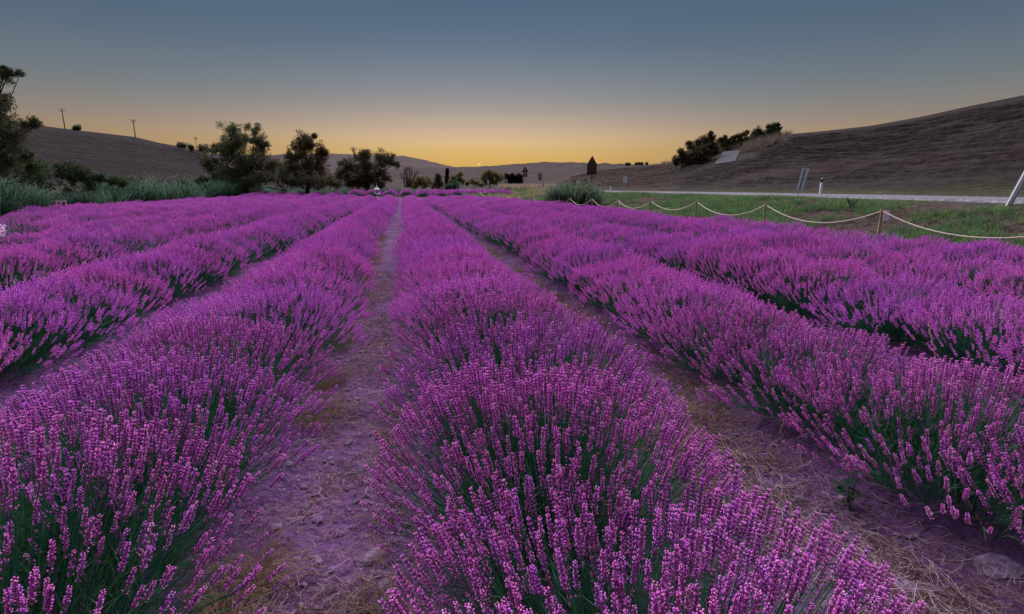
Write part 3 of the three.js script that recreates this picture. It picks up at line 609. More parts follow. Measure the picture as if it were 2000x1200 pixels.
// ------------------------------------------------------------------ trees and bushes
reseed(501);
function leafClump(n, s, narrow = 0.5) {
  const T = new Tri();
  for (let i = 0; i < n; i++) { const d = V(gauss(), gauss() + 0.15, gauss()).normalize(), [, a] = basis(d), c = V(gauss(), gauss(), gauss()).multiplyScalar(s * 0.8), m = c.clone().addScaledVector(d, s * 0.5), e = c.clone().addScaledVector(d, s), w = a.multiplyScalar(s * narrow * 0.5); T.tri(c.toArray(), m.clone().add(w).toArray(), m.clone().sub(w).toArray()).tri(e.toArray(), m.clone().sub(w).toArray(), m.clone().add(w).toArray()); }
  return T.build();
}
const scrub = [RGB(0.15, 0.13, 0.06), RGB(0.11, 0.12, 0.06), RGB(0.19, 0.13, 0.06), RGB(0.1, 0.11, 0.065)];
const clumps = [0, 1, 2].map(() => leafClump(7, 1));
const barkMat = matte(RGB(0.055, 0.045, 0.038)), crownMat = leafy(RGB(1, 1, 1), 0.3);
// puffs: [px, py, radius in px]; depth ahead of the camera; the crown fills real space around that depth
function tree(name, label, category, o) {
  const D = o.depth, base = o.base ?? gp(o.px, D), root = thing(name, label, category, base, 0, o.group), m2 = D / FOCAL, lists = clumps.map(() => []), tints = clumps.map(() => []), T = new Tri(), leaf = o.leaf ?? 0.16;
  const puffs = o.puffs.map(([px, py, r]) => { const p = at(px, py, D); p.addScaledVector(heading, gauss() * (o.deep ?? 1.4)); return { p: p.sub(base), r: r * m2 }; });
  if (o.trunk !== 0) {
    const top = puffs.reduce((a, b) => (b.p.y > a.p.y ? b : a)).p, fork = V(top.x * 0.25, top.y * 0.32, top.z * 0.25), R = (o.trunk ?? 0.2);
    tube(T, [V(0, -0.2, 0), fork.clone().multiplyScalar(0.5).add(V(gauss() * 0.08, 0, gauss() * 0.08)), fork], [R, R * 0.82, R * 0.66], 7);
    for (const f of puffs) {
      const mid = fork.clone().lerp(f.p, 0.5).add(V(gauss() * 0.25, f.r * 0.15, gauss() * 0.25)), r = R * clamp(0.22 + f.r * 0.16, 0.18, 0.5);
      tube(T, [fork, mid, f.p], [r, r * 0.6, r * 0.2], 5);
      for (let k = 0; k < 7; k++) { const d = V(gauss(), gauss() + 0.4, gauss()).normalize(), s = mid.clone().lerp(f.p, rr(0.4, 1)); tube(T, [s, s.clone().addScaledVector(d, f.r * rr(0.5, 0.95))], [r * 0.26, r * 0.06], 3); }
    }
    part('trunk', T.build(), barkMat, root);
  }
  for (const f of puffs) {
    const subs = Math.max(4, Math.round(13 * (o.subs ?? 1)));
    for (let s = 0; s < subs; s++) {
      const d = V(gauss(), gauss() * 0.8, gauss()).normalize(), c = f.p.clone().addScaledVector(d, f.r * Math.pow(rnd(), 0.5) * 0.95), q = f.r * rr(0.2, 0.46), n = Math.round((o.fill ?? 1) * 14 * (q / leaf / 2.2) ** 1.6) + 4;
      for (let k = 0; k < n; k++) { const w = rnd() < 0.2 ? 1.3 : 1, p = c.clone().add(V(gauss() * q * w, gauss() * q * 0.8 * w, gauss() * q * w)), v = Math.floor(rnd() * 3), z = leaf * rr(0.7, 1.3); if (p.y < 0.05) continue; lists[v].push(place(p, V(gauss(), 1, gauss()).normalize(), rnd() * 6.28, z, z, z)); tints[v].push(pick(o.tints)); }
    }
  }
  lists.forEach((l, v) => { if (l.length) copies('crown', clumps[v], crownMat, l, root, tints[v]); });
  return root;
}
const dark = [RGB(0.08, 0.095, 0.045), RGB(0.1, 0.115, 0.05), RGB(0.06, 0.09, 0.055), RGB(0.11, 0.105, 0.05)], olive = [RGB(0.16, 0.14, 0.045), RGB(0.12, 0.125, 0.05), RGB(0.18, 0.15, 0.05)], warm = [RGB(0.11, 0.085, 0.045), RGB(0.09, 0.08, 0.045), RGB(0.14, 0.095, 0.045), RGB(0.08, 0.085, 0.05)];
tree('tree', 'tree with loose dark crown cut by the left edge of the picture', 'tree', { px: -70, depth: 24, leaf: 0.085, deep: 0.7, tints: dark, trunk: 0.2, puffs: [[10, 202, 20], [26, 226, 18], [12, 255, 30], [40, 268, 16], [54, 236, 9], [20, 295, 26], [45, 306, 10], [5, 325, 20], [-25, 240, 38], [-60, 190, 32], [-85, 215, 60], [-45, 305, 50], [-90, 130, 45], [-12, 142, 13], [-1, 140, 9], [8, 138, 7], [14, 143, 5], [21, 141, 4], [26, 138, 2.5], [46, 246, 9], [58, 244, 6], [-100, 270, 60], [10, 335, 22], [30, 318, 16]] });
tree('tree', 'tall spreading tree with a gap in its crown, left of the round dark tree', 'tree', { px: 478, depth: 60, leaf: 0.125, subs: 1.5, tints: dark, trunk: 0.24, puffs: [[470, 258, 20], [455, 268, 18], [490, 250, 13], [438, 278, 16], [424, 290, 11], [470, 282, 18], [452, 292, 16], [512, 280, 15], [526, 288, 9], [500, 274, 10], [495, 294, 12], [452, 312, 32], [488, 322, 36], [424, 316, 22], [518, 330, 24], [436, 340, 24], [500, 345, 26], [470, 348, 28], [530, 320, 12]] });
tree('tree', 'round dark tree in the middle of the three trees on the left', 'tree', { px: 597, depth: 60, leaf: 0.14, subs: 1.4, tints: warm, trunk: 0.26, puffs: [[596, 270, 13], [604, 264, 6], [582, 280, 13], [610, 284, 12], [626, 292, 12], [634, 300, 7], [595, 294, 22], [570, 287, 9], [618, 310, 14], [574, 306, 14], [600, 322, 34], [564, 326, 16], [630, 330, 18], [584, 346, 26], [616, 350, 26], [560, 346, 16]] });
tree('tree', 'broad low tree with bare twigs on top, right of the round dark tree', 'tree', { px: 712, depth: 76, leaf: 0.145, subs: 1.4, fill: 1.1, tints: [...warm, RGB(0.07, 0.07, 0.04)], trunk: 0.24, puffs: [[698, 308, 14], [718, 304, 15], [740, 304, 14], [758, 312, 12], [772, 320, 9], [714, 320, 20], [740, 322, 16], [676, 322, 14], [690, 334, 22], [668, 340, 14], [716, 342, 22], [742, 340, 14], [664, 354, 12], [690, 354, 18], [728, 356, 16], [752, 350, 9], [706, 360, 14], [678, 362, 12], [745, 360, 10]] });
{ // bare twigs: two pieces of winter wood
  const twigs = (label, px, depth, spots, foot) => { const base = foot ?? gp(px, depth), o = thing('bare_shrub', label, 'shrub', base), T = new Tri(); for (const [x, y, n, s] of spots) for (let i = 0; i < n; i++) { const a = at(foot ? x + gauss() * 3 : px + (x - px) * 0.35 + gauss() * 2, foot ? y + 20 : 366, depth).sub(base), b = at(x + gauss() * s, y + Math.abs(gauss()) * s * 0.7, depth + gauss() * 0.6).sub(base), m = a.clone().lerp(b, 0.55).add(V(gauss() * 0.15, 0.1, gauss() * 0.15)); tube(T, [a, m, b], [0.035, 0.024, 0.01], 3); for (let k = 0; k < 3; k++) tube(T, [m.clone().lerp(b, k * 0.3), b.clone().add(V(gauss() * 0.5, gauss() * 0.3 - 0.1, gauss() * 0.4))], [0.015, 0.007], 3); } part('branches', T.build(), std(RGB(0.085, 0.06, 0.055)), o); };
  twigs('leafless bristly shrub right of the broad low tree', 797, 84, [[790, 324, 10, 9], [802, 322, 10, 9], [810, 332, 8, 8], [784, 336, 8, 8], [798, 344, 16, 14]]);
  twigs('bare pale twigs sticking out of the broad low tree, with dead wood', 715, 77, [[692, 286, 9, 6], [714, 290, 9, 6], [756, 296, 6, 5], [770, 299, 5, 4]], at(712, 330, 77));
}
tree('bush', 'dark bramble thicket behind the reeds under the left edge tree', 'bush', { px: 120, depth: 33, leaf: 0.12, deep: 0.9, trunk: 0.05, tints: [RGB(0.05, 0.085, 0.03), RGB(0.035, 0.06, 0.03), RGB(0.06, 0.08, 0.035)], puffs: [[30, 326, 20], [62, 328, 22], [90, 329, 20], [118, 331, 20], [146, 337, 19], [172, 343, 16], [198, 351, 14], [222, 356, 11], [242, 359, 9], [50, 352, 22], [90, 354, 22], [130, 358, 20], [170, 362, 16]] });
tree('bush', 'low dark scrub in front of the ploughed hill, left of the spreading tree', 'bush', { px: 300, depth: 52, leaf: 0.15, deep: 0.8, trunk: 0.05, tints: dark, puffs: [[225, 357, 8], [250, 356, 9], [268, 352, 8], [290, 359, 7], [320, 360, 7], [350, 358, 8], [385, 354, 10], [405, 350, 12]] });
tree('bush', 'tangled undergrowth filling the space below the two dark trees', 'bush', { px: 550, depth: 57, leaf: 0.15, deep: 1, trunk: 0.05, tints: [...dark, RGB(0.1, 0.08, 0.07)], puffs: [[415, 350, 15], [440, 352, 20], [466, 354, 20], [490, 356, 18], [516, 350, 20], [540, 344, 20], [552, 352, 20], [574, 356, 18], [598, 356, 18], [620, 352, 18], [645, 357, 14], [660, 362, 10]] });
tree('bush', 'small dark bush on the skyline between the two utility poles', 'bush', { px: 152, depth: 198, base: at(152, 254, 198), leaf: 0.5, deep: 0.5, trunk: 0.1, tints: dark, puffs: [[150, 250, 4.5], [155, 251, 4.5], [147, 252, 3]] });
tree('bush', 'scrub line along the shoulder of the left hill beside the spreading tree', 'bush', { px: 410, depth: 178, base: at(405, 300, 178), leaf: 0.5, deep: 2, trunk: 0.08, tints: [...dark, RGB(0.13, 0.1, 0.09)], puffs: [[345, 284, 3.5], [360, 285, 4], [375, 289, 5], [395, 290, 7], [405, 294, 8], [420, 304, 9], [432, 314, 9]] });
tree('bush', 'rounded olive green bush between the bare shrub and the cone shaped bush', 'bush', { px: 826, depth: 92, leaf: 0.22, deep: 0.8, trunk: 0.07, tints: olive, puffs: [[824, 352, 10], [834, 356, 8], [816, 358, 9], [830, 362, 9], [806, 362, 8]] });
tree('bush', 'cone shaped dark bush directly left of the cypress', 'bush', { px: 856, depth: 96, leaf: 0.2, deep: 0.6, trunk: 0.08, tints: warm, puffs: [[855, 344, 4], [855, 350, 7], [855, 357, 10], [850, 363, 9], [862, 363, 9]] });
tree('cypress', 'slender dark cypress standing below the sunset', 'cypress', { px: 873, depth: 112, leaf: 0.2, deep: 0.2, fill: 1.6, trunk: 0.12, tints: [RGB(0.05, 0.036, 0.02), RGB(0.04, 0.034, 0.02)], puffs: [[873.5, 331, 1.6], [873.5, 335, 2.6], [873.3, 340, 3.4], [873, 346, 4], [873, 352, 4.4], [873, 358, 4.6], [873, 364, 4.6]] });
tree('tree', 'small olive green tree right of the cypress', 'tree', { px: 893, depth: 108, leaf: 0.24, deep: 0.8, trunk: 0.09, tints: olive, puffs: [[888, 348, 7], [898, 344, 6], [894, 354, 9], [884, 356, 7], [902, 355, 6]] });
tree('bush', 'round teal green bush in front of the cypress', 'bush', { px: 884, depth: 84, leaf: 0.2, deep: 0.6, trunk: 0.05, tints: teal.slice(0, 3), puffs: [[880, 364, 7], [890, 362, 8], [886, 368, 8], [874, 368, 6]] });
tree('tree', 'bushy olive tree with twin crown under the low hill', 'tree', { px: 957, depth: 112, leaf: 0.26, deep: 0.9, trunk: 0.1, tints: olive, puffs: [[950, 340, 7], [958, 338, 6], [947, 348, 8], [958, 350, 9], [970, 345, 8], [976, 350, 7], [966, 356, 8], [950, 358, 7]] });
tree('hedge', 'dark pointed hedge of small conifers right of the twin crowned tree', 'hedge', { px: 1000, depth: 150, leaf: 0.3, deep: 0.6, fill: 1.3, trunk: 0.06, tints: [RGB(0.045, 0.03, 0.022), RGB(0.05, 0.035, 0.026)], puffs: [988, 992, 996, 1000, 1004, 1008, 1013, 1017].flatMap((x, i) => [[x, 342 + (i % 3) * 2, 1.6], [x, 346, 2.6], [x, 351, 3.2], [x, 356, 3.4]]) });
tree('bush', 'low green weeds between the white posts left of the twin crowned tree', 'bush', { px: 925, depth: 104, leaf: 0.2, deep: 0.7, trunk: 0.04, tints: olive, puffs: [[912, 358, 5], [922, 355, 6], [932, 358, 5], [940, 362, 5]] });
tree('bush', 'leaning bush with leafy outer twigs at the left foot of the pale track', 'bush', { px: 1372, depth: 118, base: at(1368, 328, 118), leaf: 0.26, fill: 1.1, subs: 1.5, deep: 1.2, trunk: 0.14, tints: scrub, puffs: [[1376, 274, 9], [1390, 270, 8], [1368, 286, 13], [1384, 284, 17], [1396, 282, 11], [1350, 288, 9], [1338, 300, 11], [1328, 296, 5], [1324, 312, 8], [1338, 314, 15], [1356, 302, 17], [1374, 302, 19], [1392, 298, 15], [1352, 318, 12], [1370, 317, 11], [1400, 292, 8], [1322, 320, 5], [1362, 280, 6], [1346, 280, 4], [1386, 262, 4]] });
tree('hedge', 'row of small upright shrubs along the crest behind the pale track', 'hedge', { px: 1435, depth: 130, base: at(1435, 294, 130), leaf: 0.26, fill: 1.1, subs: 1.4, deep: 0.8, trunk: 0.08, tints: scrub, puffs: [...[1402, 1409, 1416, 1423, 1430, 1437, 1444, 1452, 1460, 1468].flatMap((x, i) => [[x, 276 - i * 0.5 - (i % 3) * 3 - (i > 5 ? 6 : 0), 4], [x, 281 - i * 0.5 - (i > 5 ? 3 : 0), 7], [x + 2, 288 - i * 0.4, 9]])] });
tree('bush', 'spiky shrub on the crest, right of the row of upright shrubs', 'bush', { px: 1485, depth: 124, base: at(1485, 285, 124), leaf: 0.26, subs: 1.4, deep: 0.8, trunk: 0.1, tints: dark, puffs: [[1475, 260, 4], [1482, 256, 6], [1488, 264, 12], [1476, 272, 12], [1496, 270, 11], [1486, 278, 12]] });
tree('bush', 'tallest spiky shrub with radiating branches at the right end of the crest', 'bush', { px: 1508, depth: 122, base: at(1508, 276, 122), leaf: 0.26, subs: 1.4, deep: 0.7, trunk: 0.12, tints: dark, puffs: [[1510, 247, 6], [1518, 245, 4], [1521, 252, 4], [1500, 249, 4], [1508, 255, 10], [1516, 260, 9], [1500, 261, 9], [1510, 267, 12], [1520, 268, 8]] });
tree('bush', 'thin line of small bushes on the skyline right of the tall warning sign', 'bush', { px: 1240, depth: 188, base: at(1240, 323, 186), leaf: 0.35, deep: 0.5, trunk: 0.06, tints: warm, puffs: [[1224, 321, 1.6], [1229, 321, 1.4], [1243, 321, 1.5], [1249, 320, 1.7], [1254, 320, 1.6], [1262, 320, 1.4]] });

// ------------------------------------------------------------------ fence, signs, posts
const facing = (p) => Math.atan2(camera.position.x - p.x, camera.position.z - p.z);
const box = (w, h, d, x = 0, y = 0, z = 0) => new THREE.BoxGeometry(w, h, d).translate(x, y, z);
const woodMat = std(RGB(1.2, 0.98, 0.55), { map: grainTex }), ropeMat = std(RGB(0.62, 0.52, 0.42)), whiteMat = std(RGB(0.93, 0.92, 0.95), { roughness: 0.6 }), greyMat = std(RGB(0.42, 0.43, 0.47), { roughness: 0.55, metalness: 0.2 }), blackMat = std(RGB(0.02, 0.02, 0.02), { roughness: 0.5 }), rustMat = std(RGB(0.07, 0.035, 0.028), { roughness: 0.8 });
{
  const posts = []; for (let i = 0; i < 17; i++) { const z = -2.1 - i * 3.37, x = fenceX(z); posts.push(V(x, groundY(x, z), z)); }
  // posts as seen: each px of the photograph gives the spot on the fence line
  const px = [1728, 1498, 1362, 1272, 1207, 1157, 1113, 1073, 1040, 1012, 992, 972, 953, 937];
  px.forEach((p, i) => { const d = at(p, 380, 1).sub(camera.position); let z = posts[i + 2].z; for (let k = 0; k < 12; k++) z = fenceX(z) * d.z / d.x; posts[i + 2] = V(fenceX(z), groundY(fenceX(z), z), z); });
  const tops = [0.97, 0.97, 0.975, 0.985, 0.985, 0.93, 0.89, 0.88, 0.86, 0.83, 0.82, 0.83, 0.82, 0.88, 0.9, 0.95, 0.98];
  const f = thing('rope_fence', 'low rope fence on short wooden posts along the right edge of the lavender', 'fence', posts[0].clone()), list = posts.slice(0, 16);
  const mk = (i) => { const p = list[i].clone().sub(f.position); p.y += tops[i]; return p; };
  list.forEach((q, i) => {
    const p = q.clone().sub(f.position), g = new THREE.CylinderGeometry(0.025, 0.028, tops[i] + 0.33, 8).translate(0, (tops[i] + 0.03) / 2 - 0.15, 0), m = part('post', g, woodMat, f);
    m.position.copy(p); m.rotation.set(gauss() * 0.02, 0, gauss() * 0.025);
    if (i + 1 < list.length) {
      const a = mk(i), b = mk(i + 1), sag = 0.33 + gauss() * 0.04, pts = [], n = 18; for (let k = 0; k <= n; k++) { const t = k / n, c = a.clone().lerp(b, t); c.y -= sag * 4 * t * (1 - t) + 0.01; pts.push(c); }
      const T = new Tri(); tube(T, pts, pts.map(() => 0.0125), 6); part('rope', T.build(), ropeMat, f);
    }
  });
  const tagOn = (i, w, h, label) => { const o = thing('notice_plate', label, 'sign', posts[i].clone().add(V(0.085, tops[i] - h / 2, 0.0)), facing(posts[i])); part('plate', box(w, h, 0.006), whiteMat, o); part('screw', new THREE.CylinderGeometry(0.006, 0.006, 0.012, 8).rotateX(Math.PI / 2).translate(0, h * 0.3, 0.004), greyMat, o); };
  tagOn(2, 0.135, 0.2, 'white plate on the nearest rope fence post at the right');
  tagOn(6, 0.08, 0.2, 'small white plate on a middle rope fence post, in front of the bank');
}
function shapePanel(points, t = 0.03) { const s = new THREE.Shape(points.map(([x, y]) => new THREE.Vector2(x, y))); return new THREE.ExtrudeGeometry(s, { depth: t, bevelEnabled: true, bevelSize: 0.006, bevelThickness: 0.004, bevelSegments: 1 }).translate(0, 0, -t / 2); }
{ // tall sign seen from behind
  const d = 52, b = gp(1155, d), y = (py) => at(1155, py, d).y - b.y, w = 0.45, o = thing('warning_sign', 'tall warning sign seen from behind, a triangle over a square brown board on a pole', 'sign', b, facing(b) + 0.1);
  const brown = std(RGB(0.085, 0.04, 0.032), { roughness: 0.7 });
  part('triangle_board', shapePanel([[-w, y(321) + 0.01], [w, y(321) + 0.01], [0.02, y(305)], [-0.02, y(305)]]), brown, o).position.z = -0.02;
  part('square_board', shapePanel([[-w, y(341.5)], [w, y(341.5)], [w, y(321) - 0.01], [-w, y(321) - 0.01]]), brown, o).position.z = -0.02;
  for (const py of [325, 331, 337]) part('rib', box(w * 1.9, 0.04, 0.02, 0, y(py), 0.018), rustMat, o);
  part('pole', new THREE.CylinderGeometry(0.075, 0.075, y(306.5) + 0.2, 10).translate(0, (y(306.5) - 0.2) / 2, 0.1), brown, o);
}
{ // round sign under a triangle, seen from behind
  const d = 73, b = gp(1025.5, d), y = (py) => at(1025, py, d).y - b.y, o = thing('warning_sign', 'dark triangular sign above a round one, both seen from behind, beyond the road', 'sign', b, facing(b));
  part('triangle_board', shapePanel([[-0.46, y(337)], [0.46, y(337)], [0.03, y(325.5)], [-0.03, y(325.5)]]), rustMat, o);
  part('round_board', new THREE.CylinderGeometry(0.31, 0.31, 0.03, 24).rotateX(Math.PI / 2).translate(0, y(341.8), 0), rustMat, o);
  part('clamp', box(0.2, 0.16, 0.03, 0, y(341.8), 0.035), greyMat, o);
  part('pole', new THREE.CylinderGeometry(0.035, 0.035, y(327) + 0.2, 8).translate(0, (y(327) - 0.2) / 2, 0.05), greyMat, o);
}
{ // pale triangle
  const d = 76, b = gp(1054.6, d), y = (py) => at(1054, py, d).y - b.y, o = thing('warning_sign', 'small triangular sign with pale middle above a grey disc, beside the striped panel', 'sign', b, facing(b));
  part('triangle_board', shapePanel([[-0.42, y(344.5)], [0.42, y(344.5)], [0.03, y(336.5)], [-0.03, y(336.5)]]), std(RGB(0.16, 0.05, 0.06)), o);
  part('pale_middle', shapePanel([[-0.2, y(343)], [0.2, y(343)], [0, y(339)]], 0.01), std(RGB(0.5, 0.45, 0.47)), o).position.z = 0.03;
  part('round_board', new THREE.CylinderGeometry(0.27, 0.27, 0.03, 20).rotateX(Math.PI / 2).translate(0, y(348.6), 0), std(RGB(0.17, 0.13, 0.15)), o);
  part('pole', new THREE.CylinderGeometry(0.035, 0.035, y(337.5) + 0.2, 8).translate(0, (y(337.5) - 0.2) / 2, -0.05), greyMat, o);
}
function markerPanel(label, px, pyTop, pyLow, depth, w, lean, faceMat, stripeMat, lift = 0) {
  const b = gp(px, depth, lift), y = (py) => at(px, py, depth).y - b.y, h = y(pyTop) - y(pyLow), o = thing('marker_panel', label, 'sign', b, facing(b));
  o.rotation.order = 'YXZ'; o.rotation.z = lean;
  const c = y(pyLow) + h / 2;
  part('board', box(w, h * 0.492, 0.02, 0, c + h * 0.252, 0), faceMat, o); part('board', box(w, h * 0.492, 0.02, 0, c - h * 0.252, 0), faceMat, o);
  part('stripe', box(w * 0.17, h * 0.93, 0.012, 0, c, 0.016), stripeMat, o);
  part('stake', new THREE.CylinderGeometry(0.014, 0.014, y(pyLow) + 0.3 + h * 0.5, 6).translate(0, (y(pyLow) - 0.3 + h * 0.5) / 2, -0.025), greyMat, o);
}
const paleBlue = std(RGB(0.82, 0.83, 0.9), { roughness: 0.6 }), navy = std(RGB(0.09, 0.1, 0.22));
markerPanel('tilted pale marker panel with a dark centre stripe on the near side of the road', 1557, 327.5, 372, 20.5, 0.225, -0.16, paleBlue, navy);
markerPanel('small white marker panel on the grass beyond the road', 1220.5, 344, 357, 52, 0.3, 0, whiteMat, navy);
markerPanel('narrow white and blue marker panel beside the small triangular sign', 1060, 351, 367.5, 62, 0.28, -0.06, whiteMat, navy);
markerPanel('grey marker panel in dry grass at the far end of the road', 988, 350, 360, 100, 0.6, 0, greyMat, navy);
function delineator(label, px, pyTop, depth) { // white road post with a slanted black head
  const b = gp(px, depth), h = at(px, pyTop, depth).y - b.y, o = thing('road_post', label, 'road post', b, facing(b) + 0.5), w = 0.11 * Math.min(1.25, h);
  part('post', box(w, h * 0.74, w * 0.75, 0, h * 0.35, 0), whiteMat, o);
  const g = box(w * 1.004, h * 0.27, w * 0.754, 0, h * 0.86, 0), p = g.attributes.position; for (let i = 0; i < p.count; i++) if (p.getY(i) > h * 0.9 && p.getX(i) < 0) p.setY(i, h * 0.93);
  part('head', g, blackMat, o); part('reflector', box(w * 0.4, h * 0.12, 0.01, 0, h * 0.84, w * 0.38), std(RGB(0.2, 0.05, 0.03), { roughness: 0.3 }), o);
}
delineator('white road post with black head beyond the road, right of the tilted panel', 1604, 347, 30.5);
delineator('white road post beyond the road, right of the tall warning sign', 1192.5, 357.6, 57);
delineator('little white road post left of the narrow white and blue panel', 1053, 361, 70);
delineator('white road post at the far left of the distant road', 904, 360, 112);
delineator('white road post between yellowish weeds left of the twin crowned tree', 928, 358.5, 104);
delineator('white road post at the far right corner of the field beside the rope fence', 948, 374.5, 51);
{
  const b = gp(951, 100), o = thing('road_sign', 'small dark round sign with a white plate before the twin crowned tree', 'sign', b, facing(b));
  const y = (py) => at(951, py, 100).y - b.y;
  part('round_board', new THREE.CylinderGeometry(0.42, 0.42, 0.03, 20).rotateX(Math.PI / 2).translate(-0.1, y(355), 0), std(RGB(0.06, 0.04, 0.07)), o);
  part('plate', box(0.24, 0.62, 0.02, 0.22, y(355.5), 0.04), whiteMat, o);
  part('pole', new THREE.CylinderGeometry(0.035, 0.035, y(353) + 0.2, 8).translate(0, (y(353) - 0.2) / 2, -0.05), greyMat, o);
}
{ // leaning post cut by the right edge
  const b = gp(1977, 13.6), top = at(2034, 285, 13.6).sub(b), h = top.length(), o = thing('leaning_post', 'pale leaning post at the right edge of the picture, near side of the road', 'post', b);
  o.quaternion.setFromUnitVectors(UP, top.normalize());
  part('board', box(0.15, h, 0.04, 0, h / 2 - 0.1, 0), paleBlue, o); part('edge_strip', box(0.03, h * 0.98, 0.012, 0.05, h / 2 - 0.1, 0.025), greyMat, o);
}
for (const [px, top, low, d, label, g] of [[126.5, 213, 252, 198, 'utility pole on the crest of the left hill, nearest the left edge'], [264, 234, 268, 194, 'utility pole on the left hill, the middle one'], [384, 269, 292, 187, 'small faint utility pole far down the shoulder of the left hill']]) {
  const b = at(px, low, d).add(V(0, -0.6, 0)), h = at(px, top, d).y - b.y, o = thing('utility_pole', label, 'utility pole', b, 0.5), thin = px > 300 ? 0.6 : 1;
  part('pole', new THREE.CylinderGeometry(0.11 * thin, 0.17 * thin, h, 8).translate(0, h / 2, 0), barkMat, o);
  part('crossarm', box(1.7 * thin, 0.12, 0.12, 0, h * 0.97, 0.15), barkMat, o); part('crossarm', box(1.3 * thin, 0.12, 0.12, 0, h * 0.88, 0.15), barkMat, o);
  for (const x of [-0.75, 0, 0.75]) part('insulator', new THREE.CylinderGeometry(0.05, 0.06, 0.25, 6).translate(x * thin, h * 0.97 + 0.18, 0.15), barkMat, o);
}
{ // lantern between the far rows
  const p = at(735, 390, 46), b = V(-2.16, groundY(-2.16, p.z), p.z), o = thing('lantern', 'little white pointed lantern on a post between the far lavender rows', 'lantern', b, 0.3), y0 = at(735, 378.5, 46).y - b.y, s = 0.38;
  part('post', new THREE.CylinderGeometry(0.025, 0.03, y0 + 0.1, 8).translate(0, y0 / 2, 0), whiteMat, o);
  part('base', new THREE.CylinderGeometry(s * 0.5, s * 0.62, 0.06, 12).translate(0, y0 + 0.03, 0), whiteMat, o);
  for (const [x, z] of [[1, 1], [1, -1], [-1, 1], [-1, -1]]) part('corner_bar', box(0.035, 0.3, 0.035, x * s * 0.36, y0 + 0.21, z * s * 0.36), whiteMat, o);
  part('pane', box(s * 0.7, 0.29, s * 0.7, 0, y0 + 0.206, 0), std(RGB(0.25, 0.22, 0.33), { roughness: 0.2 }), o);
  part('roof', new THREE.LatheGeometry([[0.001, 0.36], [0.035, 0.3], [0.06, 0.16], [0.16, 0.05], [0.23, 0]].map(([r, y]) => new THREE.Vector2(r, y)).reverse(), 16).translate(0, y0 + 0.36, 0), whiteMat, o);
  part('finial', new THREE.CylinderGeometry(0.004, 0.016, 0.2, 6).translate(0, y0 + 0.8, 0), whiteMat, o);
}
{ // white frame at the left edge of the field
  const d = 24.5, p = at(119, 396, d), b = V(p.x, groundY(p.x, p.z), p.z), y = (py) => at(119, py, d).y - b.y, o = thing('wooden_frame', 'small cream wooden frame with two openings at the left field edge before the reeds', 'frame', b, facing(b)), h = y(392), w = 0.33, m = std(RGB(0.85, 0.76, 0.6));
  for (const x of [-1, 0, 1]) part('upright', box(0.055, h, 0.04, x * w * 0.5, h / 2, 0), m, o);
  for (const q of [h - 0.03, h * 0.62]) for (const x of [-0.5, 0.5]) part('rail', box(w / 2 - 0.06, 0.06, 0.035, x * w * 0.5, q, 0), m, o);
  part('brace', box(0.035, h * 1.05, 0.03).rotateX(-0.3).translate(w * 0.5, h * 0.5, -0.16), m, o);
}
{ // toppled board by the fence
  const p = gp(974, 53), o = thing('toppled_board', 'slanted white board with a pinkish heap beside the rope fence at the far corner', 'board', p, facing(p)), y = (py) => at(974, py, 53).y - p.y;
  const m = part('board', box(0.56, 0.09, 0.05), whiteMat, o); m.position.set(0, y(369), 0); m.rotation.z = -0.48;
  const m2 = part('board', box(0.42, 0.07, 0.05), greyMat, o); m2.position.set(-0.02, y(371.5), -0.05); m2.rotation.z = -0.48;
  for (const x of [-0.2, 0.2]) part('leg', box(0.04, y(369) + 0.1, 0.04, x, y(369) / 2 - x * 0.25, -0.06), greyMat, o);
}
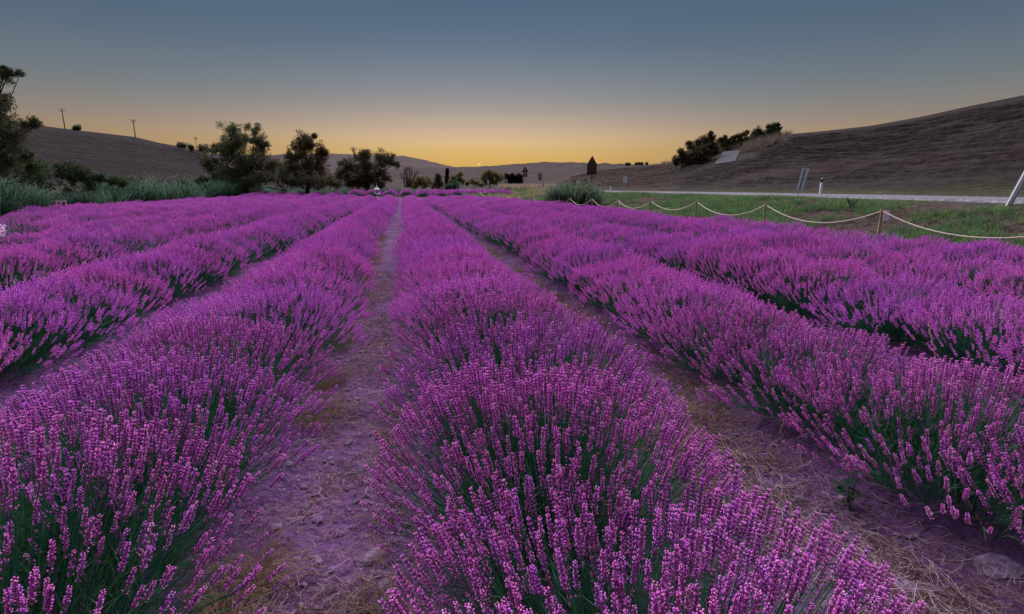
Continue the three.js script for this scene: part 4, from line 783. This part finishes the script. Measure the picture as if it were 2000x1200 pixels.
{ // pale flowers cut by the left edge
  const p = at(5, 480, 9); p.y = groundY(p.x, p.z); const o = thing('pale_flower_clump', 'clump of pale pink white blossoms at the left edge of the picture', 'flowers', p), T = new Tri(), y1 = at(8, 438, 9).y - p.y;
  for (let i = 0; i < 46; i++) { const a = rnd() * 6.28, out = V(Math.cos(a), rr(0.2, 1), Math.sin(a)).normalize(), c = V(gauss() * 0.06, y1 - 0.14 + gauss() * 0.09, gauss() * 0.06), s = V(-out.z, 0, out.x).multiplyScalar(0.022), m = c.clone().addScaledVector(out, 0.032), e = c.clone().addScaledVector(out, 0.065); T.tri(c.toArray(), m.clone().add(s).toArray(), m.clone().sub(s).toArray()).tri(e.toArray(), m.clone().sub(s).toArray(), m.clone().add(s).toArray()); }
  part('petals', T.build(), leafy(RGB(0.85, 0.7, 0.85), 0.3), o);
  const S = new Tri(); for (let i = 0; i < 9; i++) tube(S, [V(gauss() * 0.05, 0, gauss() * 0.05), V(gauss() * 0.12, y1 - 0.15, gauss() * 0.1)], [0.006, 0.004], 4); part('stem', S.build(), std(RGB(0.08, 0.14, 0.07)), o);
}
{ // spiky shoot and a dry branch on the bank
  const p = gp(1666, 17.2), o = thing('spiky_shoot', 'dark spiky shoot standing up on the bank left of the nearest fence post', 'plant', p), tip = [[1653, 384], [1668, 384], [1683, 387], [1658, 396], [1675, 394]];
  const T = new Tri(); for (const [x, y] of tip) { const e = at(x, y, 17.2).sub(p); e.y = Math.max(e.y, 0.3); tube(T, [V(0, 0, 0), e.clone().multiplyScalar(0.55).add(V(0, 0.06, 0)), e], [0.016, 0.02, 0.004], 5); } part('leaf_blades', T.build(), std(RGB(0.05, 0.085, 0.07)), o);
  const b = V(9.55, 0, -9.6); b.y = groundY(b.x, b.z); const r = thing('dry_branch', 'pale dry forked branch lying at the foot of the bank by the nearest fence post', 'branch', b), S = new Tri();
  tube(S, [V(-0.3, 0.28, 0), V(-0.1, 0.15, 0.03), V(0.05, 0.03, 0)], [0.006, 0.014, 0.018], 5); tube(S, [V(-0.1, 0.15, 0.03), V(0.1, 0.2, 0.02), V(0.2, 0.3, 0)], [0.01, 0.008, 0.004], 5); part('twigs', S.build(), std(RGB(0.5, 0.42, 0.42)), r);
}
renderer.render(scene, camera);
